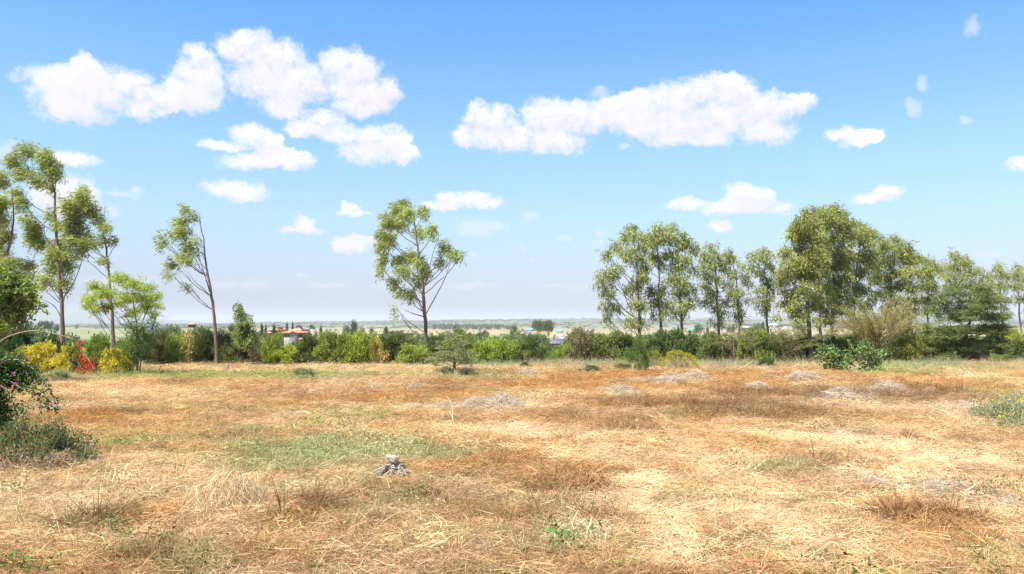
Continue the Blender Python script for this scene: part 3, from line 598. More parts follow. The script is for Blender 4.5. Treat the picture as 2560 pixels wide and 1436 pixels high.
tree('gum_tree', 'gum tree crown showing above the dark flat-layered thorn tree', 82, [(2400, 885), (2400, 780), (2398, 680)],
     CLP('2384 638 21 19;2403 644 21 20;2371 660 21 22;2393 663 22 22;2419 657 21 20;2368 686 23 22;2400 686 24 24;2432 679 21 20;2445 673 18 18;2461 692 20 20;2429 705 24 22;2380 708 23 22;2464 715 21 20;2440 740 21 20;2480 735 16 18'), .17, seed=18, **dict(BG_, base=(.34, .36, .10)))
tree('gum_tree', 'open crowned gum tree, second from the right edge', 90, [(2512, 880), (2508, 820), (2500, 740), (2497, 680)],
     CLP('2496 663 16 16;2488 679 18 18;2506 686 18 18;2499 708 18 20;2515 711 12 18;2494 737 18 18;2512 775 12 14;2480 705 12 16;2520 745 10 12'), .16, seed=19, **dict(BG_, dens=1.7))
tree('gum_tree', 'open crowned gum tree at the right edge of the photo', 90, [(2556, 880), (2550, 800), (2545, 700)],
     CLP('2541 663 16 16;2531 683 16 16;2550 683 18 18;2534 708 14 16;2553 708 16 18;2537 740 13 16;2557 743 14 14;2575 690 18 20;2580 730 18 20;2575 770 14 14'), .16, seed=20, **dict(BG_, dens=1.7))

# broadleaf tree at the left edge, feathery tree, young gum
tree('broadleaf_tree', 'bushy olive green broadleaf tree cut by the left edge, above the dark shrubbery', 30, [(-40, 935), (-38, 850), (-25, 780), (0, 730)],
     CLP('15 690 40 32;50 715 32 26;-10 730 46 44;35 745 40 32;75 742 24 20;90 762 18 12;20 780 42 28;60 775 28 18;10 812 38 16;-40 760 46 50;45 800 24 12;-20 680 40 30;72 720 18 14;98 770 9 7'), .16, leaf=(.15, .075), bias=(-.3, 0, -.1), base=(.21, .28, .06), dens=.9, seed=21, spread=.8)
tree('feathery_tree', 'small feathery light green tree with a round crown in front of the slim gum tree', 38.5, [(346, 939), (345, 877), (343, 820), (335, 770), (330, 720)],
     CLP('303 698 34 12;250 719 26 13;276 734 40 14;236 748 25 11;243 774 28 10;339 712 36 13;379 722 24 13;330 748 42 14;379 748 28 14;402 740 11 10;276 772 28 10;370 770 28 12;400 770 14 11;392 788 16 9;339 785 28 12;310 760 24 10;222 764 14 7'),
     .07, leaf=(.14, .03), bias=(-.75, 0, .12), base=(.36, .44, .08), dens=1.15, seed=22, flat=True, bark=M_BARKD, spread=.6, var=.18, depth=.8, group=None, rise=1.1,
     limbs=[[(345, 850), (320, 800), (300, 740)], [(344, 840), (362, 790), (378, 735)], [(344, 846), (300, 790), (262, 768)]])
tree('feathery_shrub', 'dark green feathery growth round the foot of the light green tree', 38.0, [(352, 938), (352, 900), (350, 850)],
     CLP('348 834 40 16;352 864 36 22;334 815 26 10;374 846 24 16;352 888 26 18;330 870 18 16;372 815 22 10;392 820 16 8'), .05, leaf=(.13, .024), bias=(-.5, 0, .3), base=(.15, .21, .05), dens=1.5, seed=23, bark=M_BARKD, spread=.7, cat='shrub')
tree('young_gum_tree', 'young cone shaped gum tree with dense leaves between leaning gum and villa', 50, [(634, 915), (632, 870), (622, 820), (606, 765)],
     CLP('602 760 6 8;604 774 11 11;606 790 17 13;613 804 19 13;603 812 14 12;622 818 19 14;610 830 19 14;632 832 16 13;620 846 21 13;636 848 14 14;626 862 18 11;608 850 14 12'), .05, leaf=(.17, .06), bias=(-.3, 0, -.3), base=(.2, .26, .09), dens=2.4, seed=24, spread=.7, limbs=[[(641, 914), (640, 880), (634, 850)]])

# layered thorn trees
def layers(cx, y0, y1, wfun, nl, rng, per=4, rz=5, rxs=(18, 34)):
    out = []
    for i in range(nl):
        t = i / (nl - 1); y = y0 + (y1 - y0) * t + rng.normal() * 1.5; w_ = wfun(t) * rng.uniform(.85, 1.1)
        k = max(2, int(per * (.6 + w_ / wfun(.6))))
        for j in range(k):
            out.append((cx + rng.uniform(-1, 1) * w_ * .85, y + rng.normal() * 3.2, rng.uniform(*rxs) * (.6 + .4 * w_ / wfun(.6)), rz * rng.uniform(.7, 1.3)))
    return out
r_ = np.random.default_rng(77)
AC = dict(flat=True, bark=M_BARKY, spread=.75, surf=.6, outw=.8, dead=.01, rise=.12, spray=10, zflat=True)
tree('thorn_tree', 'dark flat-layered thorn tree with a stout brown trunk at the right', 57, [(2418, 911), (2417, 880), (2413, 845), (2424, 800), (2426, 760), (2424, 722)],
     layers(2420, 722, 893, lambda t: 62 + 62 * math.sin(min(t, .85) / .85 * pi * .62), 12, r_, 10, 3.8) + CLP('2425 716 26 5;2385 725 24 5;2460 730 24 5;2500 752 22 5;2350 748 20 5'), .19, leaf=(.15, .045), bias=(0, 0, .15), base=(.165, .21, .07), dens=1.6, seed=30, depth=.9, **AC)
tree('thorn_tree', 'small grey-green layered thorn tree in front of the middle of the hedge', 40, [(1137, 934), (1134, 892), (1126, 866), (1122, 850)],
     layers(1133, 840, 900, lambda t: 30 + 36 * t, 5, r_, 4, 2.2, (12, 20)) + CLP('1090 895 18 3;1180 890 20 3;1085 910 14 3'), .085, leaf=(.09, .03), bias=(-.1, 0, .12), base=(.24, .26, .12), dens=1.5, seed=31, depth=.9, limbs=[[(1137, 915), (1146, 893), (1150, 875)]], **AC)
tree('thorn_tree', 'thin yellow-barked thorn tree with a forked stem before the dark part of the hedge', 51, [(1834, 908), (1835, 880), (1833, 855), (1828, 838)],
     layers(1840, 826, 858, lambda t: 40 + 30 * t, 4, r_, 4, 3.5, (12, 22)), .05, leaf=(.08, .022), bias=(0, 0, .1), base=(.18, .18, .085), dens=1.2, seed=32, limbs=[[(1834, 895), (1826, 865), (1822, 845)], [(1835, 880), (1842, 865), (1850, 850)], [(1836, 878), (1845, 877), (1854, 879)]], **AC)
tree('thorn_tree', 'green layered thorn tree pushing out of the hedge beside the yellow-barked one', 53, [(1960, 905), (1955, 860), (1950, 830)],
     layers(1975, 818, 862, lambda t: 45 + 30 * t, 5, r_, 4, 3.6, (14, 26)), .06, leaf=(.08, .022), bias=(.3, 0, .2), base=(.2, .22, .08), dens=1.3, seed=33, **AC)
tree('thorn_tree', 'bright lime flat-topped little tree near the right edge', 66, [(2528, 895), (2527, 870), (2526, 850)],
     CLP('2525 826 20 4;2510 835 24 4;2545 836 26 5;2528 843 34 5;2500 846 16 4;2550 848 22 4;2528 853 22 3'), .06, leaf=(.12, .04), bias=(0, 0, .2), base=(.38, .42, .04), dens=1.6, seed=34, **AC)
tree('thorn_tree', 'pale olive thorn tree with a low airy crown just left of the dark layered one', 58, [(2330, 905), (2332, 880), (2335, 850)],
     layers(2325, 815, 892, lambda t: 34 + 26 * t, 7, r_, 3, 4.5, (16, 28)), .06, leaf=(.13, .04), bias=(0, 0, .2), base=(.25, .28, .09), dens=1.3, seed=35, **AC)
# the bare twiggy thorn tree
def twig_tree(label, Y, base, fan, seed):
    rng = np.random.default_rng(seed); g0 = on_ground(base[0], Y); root = empty('twiggy_tree', g0, label, 'tree'); s = Y / F
    top = P(base[0] - 2, base[1], Y); pth = wobble(np.linspace(g0 - [0, 0, .1], top, 8), .03, rng); V, Q = tube(pth - g0, np.linspace(.12, .07, 8), 7)
    link('trunk', npmesh('trunk', V, Q, M_BARKY, None, True), root)
    Vl, Ql, off = [], [], 0
    for i in range(fan):
        a_ = rng.uniform(-1, 1); up_ = rng.uniform(.12, 1) * (1 - .45 * abs(a_)); h0 = rng.uniform(.25, 1)
        a0 = pth[int(2 + h0 * 5)]; e = P(base[0] + a_ * 112, base[1] + 55 - h0 * 45 - up_ * 92, Y + rng.uniform(-1, 1) * 2.8)
        mid = a0 * .5 + e * .5 + np.array([0, 0, .12 * (1 - up_)]); c_ = wobble(curve(a0, mid, e, 7), .04, rng)
        prt = [tube(c_ - g0, np.linspace(.035, .006, 7), 4)]
        main = unit(e - a0)
        for j in range(16):
            q0 = c_[rng.integers(2, 7)]; d = unit(main * 1.0 + rng.normal(size=3) * .35 + np.array([0, 0, .22])); q1 = q0 + d * rng.uniform(.5, 1.25)
            prt.append(tube(np.array([q0, (q0 + q1) / 2 + rng.normal(size=3) * .03, q1]) - g0, [.012, .009, .004], 3))
            n = 44; t_ = rng.random((n, 1)); pp = q0 + (q1 - q0) * t_ + rng.normal(size=(n, 3)) * .06
            V, Q = leaf_geo(pp - g0, d + rng.normal(size=(n, 3)) * .6, .10, .028, rng); Vl.append(V); Ql.append(Q + off); off += len(V)
        V, Q = join(prt); link('branch', npmesh('branch', V, Q, M_BARKY, None, True), root)
    V = np.concatenate(Vl); link('crown', npmesh('crown', V, np.concatenate(Ql), M_LEAF, np.repeat(tints(len(V) // 4, (.36, .35, .14), rng, .25, .1, .1), 4, 0)), root)
twig_tree('tan twiggy thorn tree, nearly leafless, its branches fanning out before the dense stand', 54, (2197, 812), 46, 41)
tree('round_tree', 'round yellow-green bushy tree between the twiggy thorn tree and the dark layered one', 55, [(2262, 905), (2264, 880), (2266, 850)],
     CLP('2266 818 20 14;2250 828 22 16;2285 832 22 18;2262 845 30 18;2245 855 22 16;2290 858 20 18;2268 870 28 16;2248 880 18 12;2285 882 16 12'), .05, leaf=(.14, .04), bias=(0, 0, -.5), base=(.24, .275, .055), dens=1.5, seed=42, bark=M_BARKD, spread=.7, limbs=[[(2262, 903), (2255, 880), (2250, 860)], [(2264, 903), (2272, 880), (2280, 860)]])

# ------------------------------------------------------------------ shrubs (shared meshes, copied one by one)
def shrub_mesh(i, kind):
    rng = np.random.default_rng(700 + i); Vs, Ts, off, Qs = [], [], 0, []
    nl = {'dense': 34, 'spiky': 40, 'loose': 30, 'mound': 90, 'broad': 26}[kind]
    stems = []
    for j in range(nl):
        a_ = rng.random() * 2 * pi; ph = math.acos(rng.random() * .98); rad = rng.uniform(.45, .95) if kind != 'mound' else .93
        c = np.array([cos(a_) * sin(ph) * rad, sin(a_) * sin(ph) * rad, (.12 + cos(ph) * rad * .8)])
        if kind in ('dense', 'spiky', 'loose'):
            c[2] = rng.uniform(.08, .92); w_ = math.sqrt(max(0.05, 1 - max(0, c[2] - .35) ** 2 / .45)); c[:2] = np.array([cos(a_), sin(a_)]) * rng.uniform(.3, .85) * w_
        r = {'dense': (.24, .24, .13), 'spiky': (.12, .12, .2), 'loose': (.22, .22, .13), 'mound': (.16, .16, .06), 'broad': (.24, .24, .14)}[kind]
        n = {'dense': 210, 'spiky': 180, 'loose': 130, 'mound': 120, 'broad': 150}[kind]
        L, W = {'dense': (.085, .045), 'spiky': (.13, .03), 'loose': (.10, .04), 'mound': (.035, .02), 'broad': (.12, .085)}[kind]
        bias = np.array([0, 0, 1.2 if kind == 'spiky' else .35]) + unit(c) * .5
        V, Q, k, ns = clump_leaves(c, np.array(r), n, L, W, bias, rng, .6, 10, .6, .5)
        t = tints(len(k), (1, 1, 1), rng, .26, .12, .03) * math.exp(rng.normal() * .12)
        t[:, 2] *= 1.0
        Vs.append(V); Qs.append(Q + off); off += len(V); Ts.append(np.repeat(t, 4, 0))
        b0 = np.array([rng.normal() * .12, rng.normal() * .12, -.05]); stems.append(tube(wobble(curve(b0, np.array([c[0] * .4, c[1] * .4, c[2] * .7]), c, 5), .02, rng), np.linspace(.014, .004, 5), 4))
    V, Q = join(stems); A_ = np.concatenate(Vs); kz = np.percentile(A_[:, 2], 99.3); kr = np.percentile(np.hypot(A_[:, 0], A_[:, 1]), 95); K_ = np.array([1 / kr, 1 / kr, 1 / kz]); Vs = [v_ * K_ for v_ in Vs]; V = V * K_
    return npmesh('foliage', np.concatenate(Vs), np.concatenate(Qs), M_LEAF, np.clip(np.concatenate(Ts), 0, 2.5)), npmesh('stems', V, Q, M_BARKP, None, True)
SHM = {k: [shrub_mesh(i * 10 + len(k), k) for i in range(n)] for k, n in dict(dense=4, spiky=3, loose=3, mound=2, broad=3).items()}
def shrub(name, label, cx, top, hwid, base_py, col, kind='dense', Y=None, group=None, cat='shrub', var=None, depth=None, seed=None):
    """copy of one of the shared shrub meshes, scaled to this plant"""
    rng = np.random.default_rng(int(cx * 7 + top * 13)); g0 = G(cx, base_py) if Y is None else on_ground(cx, Y); Yy = g0[1]
    h = P(cx, top, Yy)[2] - g0[2]; fm, sm = SHM[kind][int(rng.integers(0, len(SHM[kind]))) if var is None else var]
    wr = hwid * Yy / F
    o = empty(name, g0, label, cat, group, rz=rng.random() * 6.28); o.scale = (wr, wr if depth is None else depth, h)
    f = link('foliage', fm, o); f.color = (*[c_ * 1.2 for c_ in col], 1); s_ = link('stems', sm, o)
    return o
HG = 'shrubs making up the boundary hedge'
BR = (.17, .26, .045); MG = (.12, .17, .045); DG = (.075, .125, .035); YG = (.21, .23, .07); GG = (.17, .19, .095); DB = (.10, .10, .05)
hedge = [
 (386, 860, 22, 'loose', DG, 52.5, 'dark loose hedge shrub between the feathery light green tree and the orange flowering stem'),
 (411, 838, 30, 'loose', YG, 53, 'yellowish thin hedge shrub left of the orange flowering stem'), (447, 843, 26, 'dense', BR, 53, 'fresh green hedge shrub directly left of the orange flowering stem'),
 (500, 832, 30, 'spiky', MG, 54, 'upright hedge shrub directly right of the orange flowering stem'), (532, 836, 30, 'spiky', DG, 54.5, 'dark upright hedge shrub behind the trunk of the leaning gum'),
 (566, 842, 24, 'dense', DG, 53.5, 'dark hedge shrub just right of the leaning gum trunk'), (594, 858, 26, 'loose', MG, 53, 'low hedge shrub left under the young cone shaped gum'),
 (618, 872, 24, 'dense', DB, 53.5, 'dull brownish hedge shrub behind the two stems of the young gum'), (652, 868, 20, 'loose', DB, 53, 'sparse brownish hedge shrub right of the young gum, a gap beside it'),
 (688, 842, 24, 'dense', BR, 52.5, 'bright green hedge shrub below the left wing of the red-roofed house'), (715, 864, 26, 'dense', (.21, .30, .04), 52, 'brightest lime green hedge shrub below the red-roofed house'),
 (747, 854, 22, 'dense', MG, 53, 'mid green hedge shrub below the solar panels'), (781, 840, 20, 'dense', DG, 53, 'dark green hedge shrub below the water tank'),
 (813, 838, 28, 'dense', (.15, .22, .05), 53, 'leafy green hedge shrub with an arching bare stem to its right'), (848, 838, 26, 'dense', (.16, .24, .05), 53, 'green hedge shrub behind the small grey post'),
 (878, 843, 24, 'dense', (.19, .27, .05), 53, 'light green hedge shrub below the pair of round distant trees'), (910, 838, 28, 'dense', (.20, .29, .045), 53, 'light green hedge shrub left of the yellowing one'),
 (964, 846, 24, 'dense', DG, 53.5, 'dark green hedge shrub right of the yellowing one'), (990, 842, 24, 'spiky', DG, 54, 'dark upright hedge shrub left of the middle gum tree'),
 (1022, 848, 26, 'dense', MG, 54.5, 'green hedge shrub behind the rounded bright bush by the middle gum tree'), (1036, 868, 32, 'dense', (.17, .25, .05), 51.5, 'rounded bright green bush at the foot of the middle gum tree'),
 (1090, 846, 28, 'dense', DG, 54, 'dark green hedge shrub just right of the middle gum trunk'), (1142, 829, 26, 'dense', BR, 55, 'bright green shrub rising behind the small grey-green thorn tree'),
 (1176, 848, 24, 'dense', MG, 54, 'green hedge shrub right behind the small grey-green thorn tree'), (1206, 861, 26, 'dense', (.19, .29, .045), 52.5, 'light green hedge shrub two places right of the small thorn tree'),
 (1241, 851, 26, 'dense', (.18, .28, .045), 53, 'light green hedge shrub left of the flat-topped lime bush pair'), (1272, 855, 24, 'dense', BR, 53, 'bright hedge shrub immediately left of the larger lime bush'),
 (1299, 861, 20, 'dense', MG, 53.5, 'mid green hedge shrub behind the larger lime bush'), (1336, 846, 28, 'dense', DG, 54, 'dark hedge shrub between the two lime bushes'),
 (1370, 866, 22, 'dense', MG, 54, 'green hedge shrub below the distant umbrella tree'), (1404, 864, 20, 'spiky', BR, 53.5, 'upright bright hedge shrub below the grey roof with skylights'),
 (1434, 853, 18, 'spiky', MG, 54, 'upright hedge shrub at the right end of the grey roof'), (1460, 829, 34, 'spiky', GG, 54, 'tall pale grey-green hedge shrub right of the grey roof'),
 (1490, 842, 26, 'dense', (.14, .2, .05), 54, 'green hedge shrub immediately right of the pale grey-green one'), (1520, 840, 32, 'dense', MG, 54, 'wide mid green hedge shrub left of the first gum of the row'),
 (1556, 839, 28, 'dense', DG, 54.5, 'dark hedge shrub left behind the first gum trunk of the row'), (1588, 848, 26, 'dense', MG, 55, 'hedge shrub at the first gum trunk of the row'),
 (1626, 850, 26, 'dense', DG, 55, 'dark hedge shrub between the first and second gum trunks of the row'), (1674, 830, 32, 'dense', DG, 55.5, 'tall dark hedge shrub between the second and third gum trunks of the row'),
 (1718, 848, 24, 'dense', DG, 55, 'dark hedge shrub right behind the golden mound'), (1742, 843, 26, 'spiky', DG, 55, 'dark upright hedge shrub right of the third gum trunk of the row'),
 (1772, 844, 28, 'dense', MG, 54.5, 'hedge shrub left of the fourth gum trunk of the row'), (1806, 850, 26, 'loose', DB, 55, 'brownish hedge shrub left of the yellow-barked thorn tree'),
 (1850, 858, 28, 'loose', DB, 55.5, 'brownish shaded hedge shrub behind the yellow-barked thorn tree'), (1886, 829, 32, 'dense', (.15, .23, .045), 54, 'bright green hedge shrub below the white-roofed pavilion'),
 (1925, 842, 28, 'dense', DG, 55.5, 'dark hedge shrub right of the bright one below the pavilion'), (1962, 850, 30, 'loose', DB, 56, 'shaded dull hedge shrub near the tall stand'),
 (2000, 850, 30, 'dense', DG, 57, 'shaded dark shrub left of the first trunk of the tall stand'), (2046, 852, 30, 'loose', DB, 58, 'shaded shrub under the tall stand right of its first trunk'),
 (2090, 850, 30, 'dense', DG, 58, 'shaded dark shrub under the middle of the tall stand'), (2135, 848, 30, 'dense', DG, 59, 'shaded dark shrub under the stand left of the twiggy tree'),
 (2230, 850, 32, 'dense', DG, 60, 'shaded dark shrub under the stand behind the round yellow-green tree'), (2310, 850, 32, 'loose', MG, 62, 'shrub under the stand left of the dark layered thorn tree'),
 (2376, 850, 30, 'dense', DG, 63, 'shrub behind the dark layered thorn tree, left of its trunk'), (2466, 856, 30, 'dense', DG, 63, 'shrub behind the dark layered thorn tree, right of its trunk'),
 (2500, 862, 24, 'dense', MG, 64, 'green shrub left below the lime flat-topped tree'), (2556, 852, 26, 'dense', MG, 60, 'dark green shrub cut by the right edge of the photo'),
]
for cx, top, hw_, kd, col_, Y_, lb in hedge:
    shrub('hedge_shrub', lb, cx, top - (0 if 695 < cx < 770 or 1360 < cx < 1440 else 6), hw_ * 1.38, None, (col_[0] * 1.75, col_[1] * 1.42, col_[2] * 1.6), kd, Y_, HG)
def solo(name, lb, *a, **k): return shrub(name, lb, *a, **k)
LM_ = (.30, .40, .04)
solo('lime_bush', 'larger of two small flat-topped lime bushes in the hedge', 1318, 880, 22, 912, LM_, 'mound', group='small lime bushes before the hedge')
solo('lime_bush', 'smaller lime bush on a thin stem, right of the larger one', 1377, 872, 17, 908, LM_, 'mound', group='small lime bushes before the hedge')
GD = (.40, .36, .04)
solo('mound_shrub', 'big smooth golden green mound shrub before the third gum trunk', 1695, 877, 50, 912, GD, 'mound', Y=45)
solo('mound_shrub', 'duller half hidden mound shrub left of the big golden one', 1634, 877, 28, 910, (.30, .32, .06), 'mound', Y=46)
solo('low_bush', 'low green bush in the grass left of the leafy sapling', 1560, 909, 26, 930, (.15, .2, .06), 'dense')
solo('low_bush', 'low grey-green bush in the verge below the pale hedge shrub', 1475, 914, 30, 936, (.15, .18, .075), 'dense')
solo('low_bush', 'rounded green bush in the verge left of the broad-leaved shrubs', 1918, 893, 23, 923, (.14, .2, .06), 'dense')
solo('low_bush', 'small green bush before the larger lime bush', 1315, 905, 15, 926, (.17, .2, .08), 'spiky')
solo('low_bush', 'grey brushy weed clump left of the small thorn tree trunk', 1112, 918, 22, 941, (.22, .21, .13), 'spiky')
solo('low_bush', 'grey-brown brushy weed clump right of the small thorn tree trunk', 1172, 920, 26, 944, (.20, .18, .11), 'spiky')
solo('low_bush', 'pale sage weed bush in the green strip right of the green post', 762, 920, 30, 950, (.30, .33, .18), 'spiky')
solo('low_bush', 'pale green bush at the right below the lime flat-topped tree', 2500, 886, 26, 915, (.20, .25, .06), 'dense')
solo('low_bush', 'tiny dark bush left of the broad dark thorn tree trunk', 2370, 898, 18, 912, (.08, .1, .05), 'loose')
solo('low_bush', 'dark upright weed left of the round yellow-green tree', 2292, 886, 12, 908, (.12, .15, .07), 'spiky')
BLS = dict(leaf=(.17, .11), bias=(0, 0, -.2), base=(.16, .235, .075), spread=.9, bark=M_BARKP, cat='shrub', dead=.03, dens=.75, twig=True)
tree('broad_leaved_shrub', 'broad-leaved green shrub, left one of the pair standing in the field', 41, [(2088, 926), (2086, 905), (2082, 890)],
     CLP('2060 880 14 11;2078 875 16 9;2098 880 16 11;2105 893 13 11;2088 900 18 13;2070 915 10 10;2095 916 14 11;2058 893 10 8;2110 910 9 9;2084 922 16 6'), .04, seed=71, limbs=[[(2086, 922), (2070, 895), (2060, 882)], [(2088, 920), (2098, 895), (2102, 882)]], **BLS)
tree('broad_leaved_shrub', 'broad-leaved green shrub, right and wider one of the pair with pale bare stems', 41, [(2160, 928), (2160, 905), (2158, 885)],
     CLP('2128 872 13 8;2145 868 15 9;2165 868 15 9;2183 876 15 10;2195 890 12 12;2175 893 16 11;2190 908 13 12;2150 888 10 8;2132 885 9 7;2178 918 13 8;2160 905 9 8;2196 922 10 7'), .04, seed=72, limbs=[[(2160, 925), (2140, 898), (2130, 878)], [(2160, 920), (2178, 895), (2190, 880)], [(2142, 928), (2152, 905), (2150, 885)]], **BLS)
solo('leafy_sapling', 'leafy sapling leaning before the first gum of the row', 1604, 852, 18, 936, (.13, .19, .045), 'loose', depth=.4)
solo('green_shrub', 'green shrub left of the leafy sapling, in front of the hedge', 1580, 865, 22, 905, (.17, .24, .05), 'loose', Y=50)
YE = (.56, .49, .07)
solo('golden_shrub', 'round yellow shrub right of the red bougainvillea', 288, 873, 38, 940, YE, 'dense', cat='shrub')
GH = 'yellow leaved shrubs in the left hedge'
solo('golden_shrub', 'yellow hedge shrub, widest one behind the purple bougainvillea', 110, 858, 46, 936, YE, 'dense', group=GH, var=1)
solo('golden_shrub', 'yellow hedge shrub left of the red bougainvillea', 170, 864, 36, 938, YE, 'dense', group=GH, var=2)
solo('golden_shrub', 'greener yellow shrub at the left end behind the purple bougainvillea', 48, 868, 40, 936, (.33, .34, .04), 'dense', group=GH)
solo('green_shrub', 'dull olive shrub between the red bougainvillea and the round yellow shrub', 244, 882, 28, 934, (.22, .22, .05), 'dense')
solo('weed_clump', 'grey-green feathery weed clump at the foot of the yellow hedge', 145, 925, 28, 952, (.33, .35, .2), 'spiky', cat='weeds')
solo('dark_shrub', 'dark broad-leaved shrub behind the yellow hedge, under the tallest gum', 128, 838, 42, 925, (.055, .10, .03), 'broad', Y=44)
solo('dark_shrub', 'dark broad-leaved shrub behind the yellow hedge near the left edge', 50, 826, 50, 925, (.05, .095, .03), 'broad', Y=44)
solo('dark_shrub', 'dark shrub cut by the left edge above the purple bougainvillea', -15, 830, 50, 925, (.055, .10, .03), 'broad', Y=44)
solo('feathery_shrub', 'light green feathery shrub left of the feathery tree foot', 262, 838, 42, 905, (.22, .30, .06), 'spiky', Y=44)
solo('feathery_shrub', 'yellow-green feathery shrub behind the round yellow shrub', 312, 848, 34, 905, (.19, .27, .05), 'spiky', Y=45)
solo('yellow_hedge_shrub', 'yellowing hedge shrub with orange tinged lower leaves', 943, 848, 18, 915, (.34, .30, .06), 'loose', Y=52)

# ------------------------------------------------------------------ flowers
def petals(center_list, r, n, col, rng, size=.05):
    P_ = np.concatenate([c + rng.normal(size=(n, 3)) * r for c in center_list]); d = rng.normal(size=(len(P_), 3)) + [0, -.3, .4]
    V, Q = leaf_geo(P_, d, size * (.7 + .6 * rng.random(len(P_))), size * .8, rng); return V, Q, np.repeat(tints(len(P_), col, rng, .15, .05, 0), 4, 0)
def climber(name, label, Y, branches, flowers, leafcol, flcol, leaf=.09, per=60, r0=.02, cat='shrub', seed=0, mass=(), fr=.05, fn=26, fs=.055, base=None):
    rng = np.random.default_rng(seed); g0 = on_ground(*base) if base else on_ground(branches[0][0][0], Y); root = empty(name, g0, label, cat)
    Vs, Qs, Ts, off = [], [], [], 0
    def add(V, Q, T):
        nonlocal off
        Vs.append(V); Qs.append(Q + off); off += len(V); Ts.append(T)
    for br in branches:
        pts = smooth_path([P(a_, b_, Y + dy) for a_, b_, dy in br], 14); V, Q = tube(pts - g0, np.linspace(r0, r0 * .3, 14), 5)
        link('branch', npmesh('branch', V, Q, M_BARKP, None, True), root)
        if per:
            t_ = rng.random(per); i = np.clip((t_ * 13).astype(int), 0, 12); pp = pts[i] + (pts[i + 1] - pts[i]) * (t_ * 13 - i)[:, None]
            d = rng.normal(size=(per, 3)) * .8 + [0, 0, -.3]; V, Q = leaf_geo(pp - g0 + rng.normal(size=(per, 3)) * .04, d, leaf * (.7 + .6 * rng.random(per)), leaf * .62, rng)
            add(V, Q, np.repeat(tints(per, leafcol, rng, .25, .12), 4, 0))
    for px, py, rx, ry, dy, n in mass:
        c = P(px, py, Y + dy) - g0; s = Y / F; V, Q, k, ns = clump_leaves(c, np.array([rx, (rx + ry) * .4, ry]) * s, int(n), leaf, leaf * .62, np.array([0, 0, -.1]), rng, .9, 9, .6, .5)
        add(V, Q, np.repeat(tints(len(k), leafcol, rng, .28, .12), 4, 0))
    if Vs: link('foliage', npmesh('foliage', np.concatenate(Vs), np.concatenate(Qs), M_LEAF, np.concatenate(Ts)), root)
    for fx, fy, fk in flowers:
        V, Q, T = petals([P(fx, fy, Y - .15) - g0], fr * fk, int(fn * fk), flcol, rng, fs); link('flower', npmesh('flower', V, Q, M_FLOWER, T), root)
    return root
climber('red_bougainvillea', 'red flowering bougainvillea trailing over the yellow hedge', 37, [[(180, 935, 0), (175, 890, 0), (190, 862, 0), (205, 856, 0)], [(180, 930, 0), (200, 880, 0), (225, 905, -.3), (236, 928, -.4)], [(178, 930, 0), (190, 900, 0), (205, 925, -.3)]],
        [(200, 857, .8), (193, 861, .6), (203, 871, .9), (202, 892, 1.1), (207, 898, 1), (212, 900, 1.4), (216, 905, 1.6), (221, 908, 1.5), (225, 913, 1.5), (229, 915, 1.5), (233, 918, 1.3), (228, 921, 1.2), (234, 925, 1.1), (195, 921, .9), (201, 923, 1), (207, 928, 1), (212, 932, 1), (234, 930, .9), (222, 901, 1.2)],
        (.08, .12, .03), (.80, .015, .045), mass=[(182, 876, 16, 14, 0, 260), (200, 905, 22, 22, .2, 420)], seed=51, fr=.07, fn=26, fs=.06)
climber('purple_bougainvillea', 'dark purple flowering bougainvillea with drooping branches at the left edge', 10.5,
        [[(-60, 1100, 0), (-20, 930, 0), (50, 900, 0), (75, 960, 0), (105, 1000, 0), (118, 1025, 0)], [(-60, 1050, 0), (0, 900, 0), (80, 920, .1), (115, 960, 0), (135, 995, 0), (146, 1028, 0)], [(-40, 1000, 0), (10, 950, 0), (60, 975, -.1), (95, 985, -.1), (125, 1020, -.1)],
         [(-50, 1000, .3), (10, 905, .3), (55, 893, .3), (90, 925, .3), (100, 950, .3)], [(-60, 1020, 0), (-10, 960, -.2), (30, 1000, -.2), (48, 1030, -.2)]],
        [(34, 934, .7), (40, 958, .8), (34, 970, .6), (67, 897, .7), (130, 1012, .6)],
        (.06, .11, .03), (.55, .10, .50), leaf=.045, per=200, r0=.009, mass=[(-15, 940, 50, 48, 0, 2600), (25, 925, 44, 26, .2, 1500), (62, 942, 30, 22, .1, 650), (-10, 1000, 36, 36, .1, 1100), (0, 1040, 24, 26, .1, 450), (55, 968, 20, 10, .1, 120), (-20, 890, 44, 18, .3, 500), (95, 962, 14, 8, 0, 60)], seed=52, fr=.016, fn=12, fs=.026, base=(-60, 10.2))
climber('arching_branch', 'long bare arching branch above the yellow hedge at the left', 14, [[(-40, 905, 0), (0, 855, 0), (40, 835, 0), (90, 827, 0), (150, 838, 0), (186, 850, 0)]],
        [], (.15, .2, .07), (1, 1, 1), leaf=.06, per=26, r0=.012, cat='branch', seed=53, base=(-60, 14))
climber('orange_flowering_stem', 'tall orange flowering stem standing before the hedge', 51, [[(473, 912, 0), (472, 880, 0), (474, 850, 0), (475, 835, 0)]],
        [(472, 838, 1.5), (480, 840, 1.4), (466, 846, 1.2), (478, 850, 1.5), (470, 856, 1.5), (478, 862, 1.1), (466, 864, 1), (474, 874, 1), (480, 880, 1.1), (466, 884, .9), (475, 898, .9), (474, 832, 1)], (.25, .22, .06), (.62, .40, .18), per=90, leaf=.1, seed=54, fr=.12, fn=15, fs=.08, cat='plant')
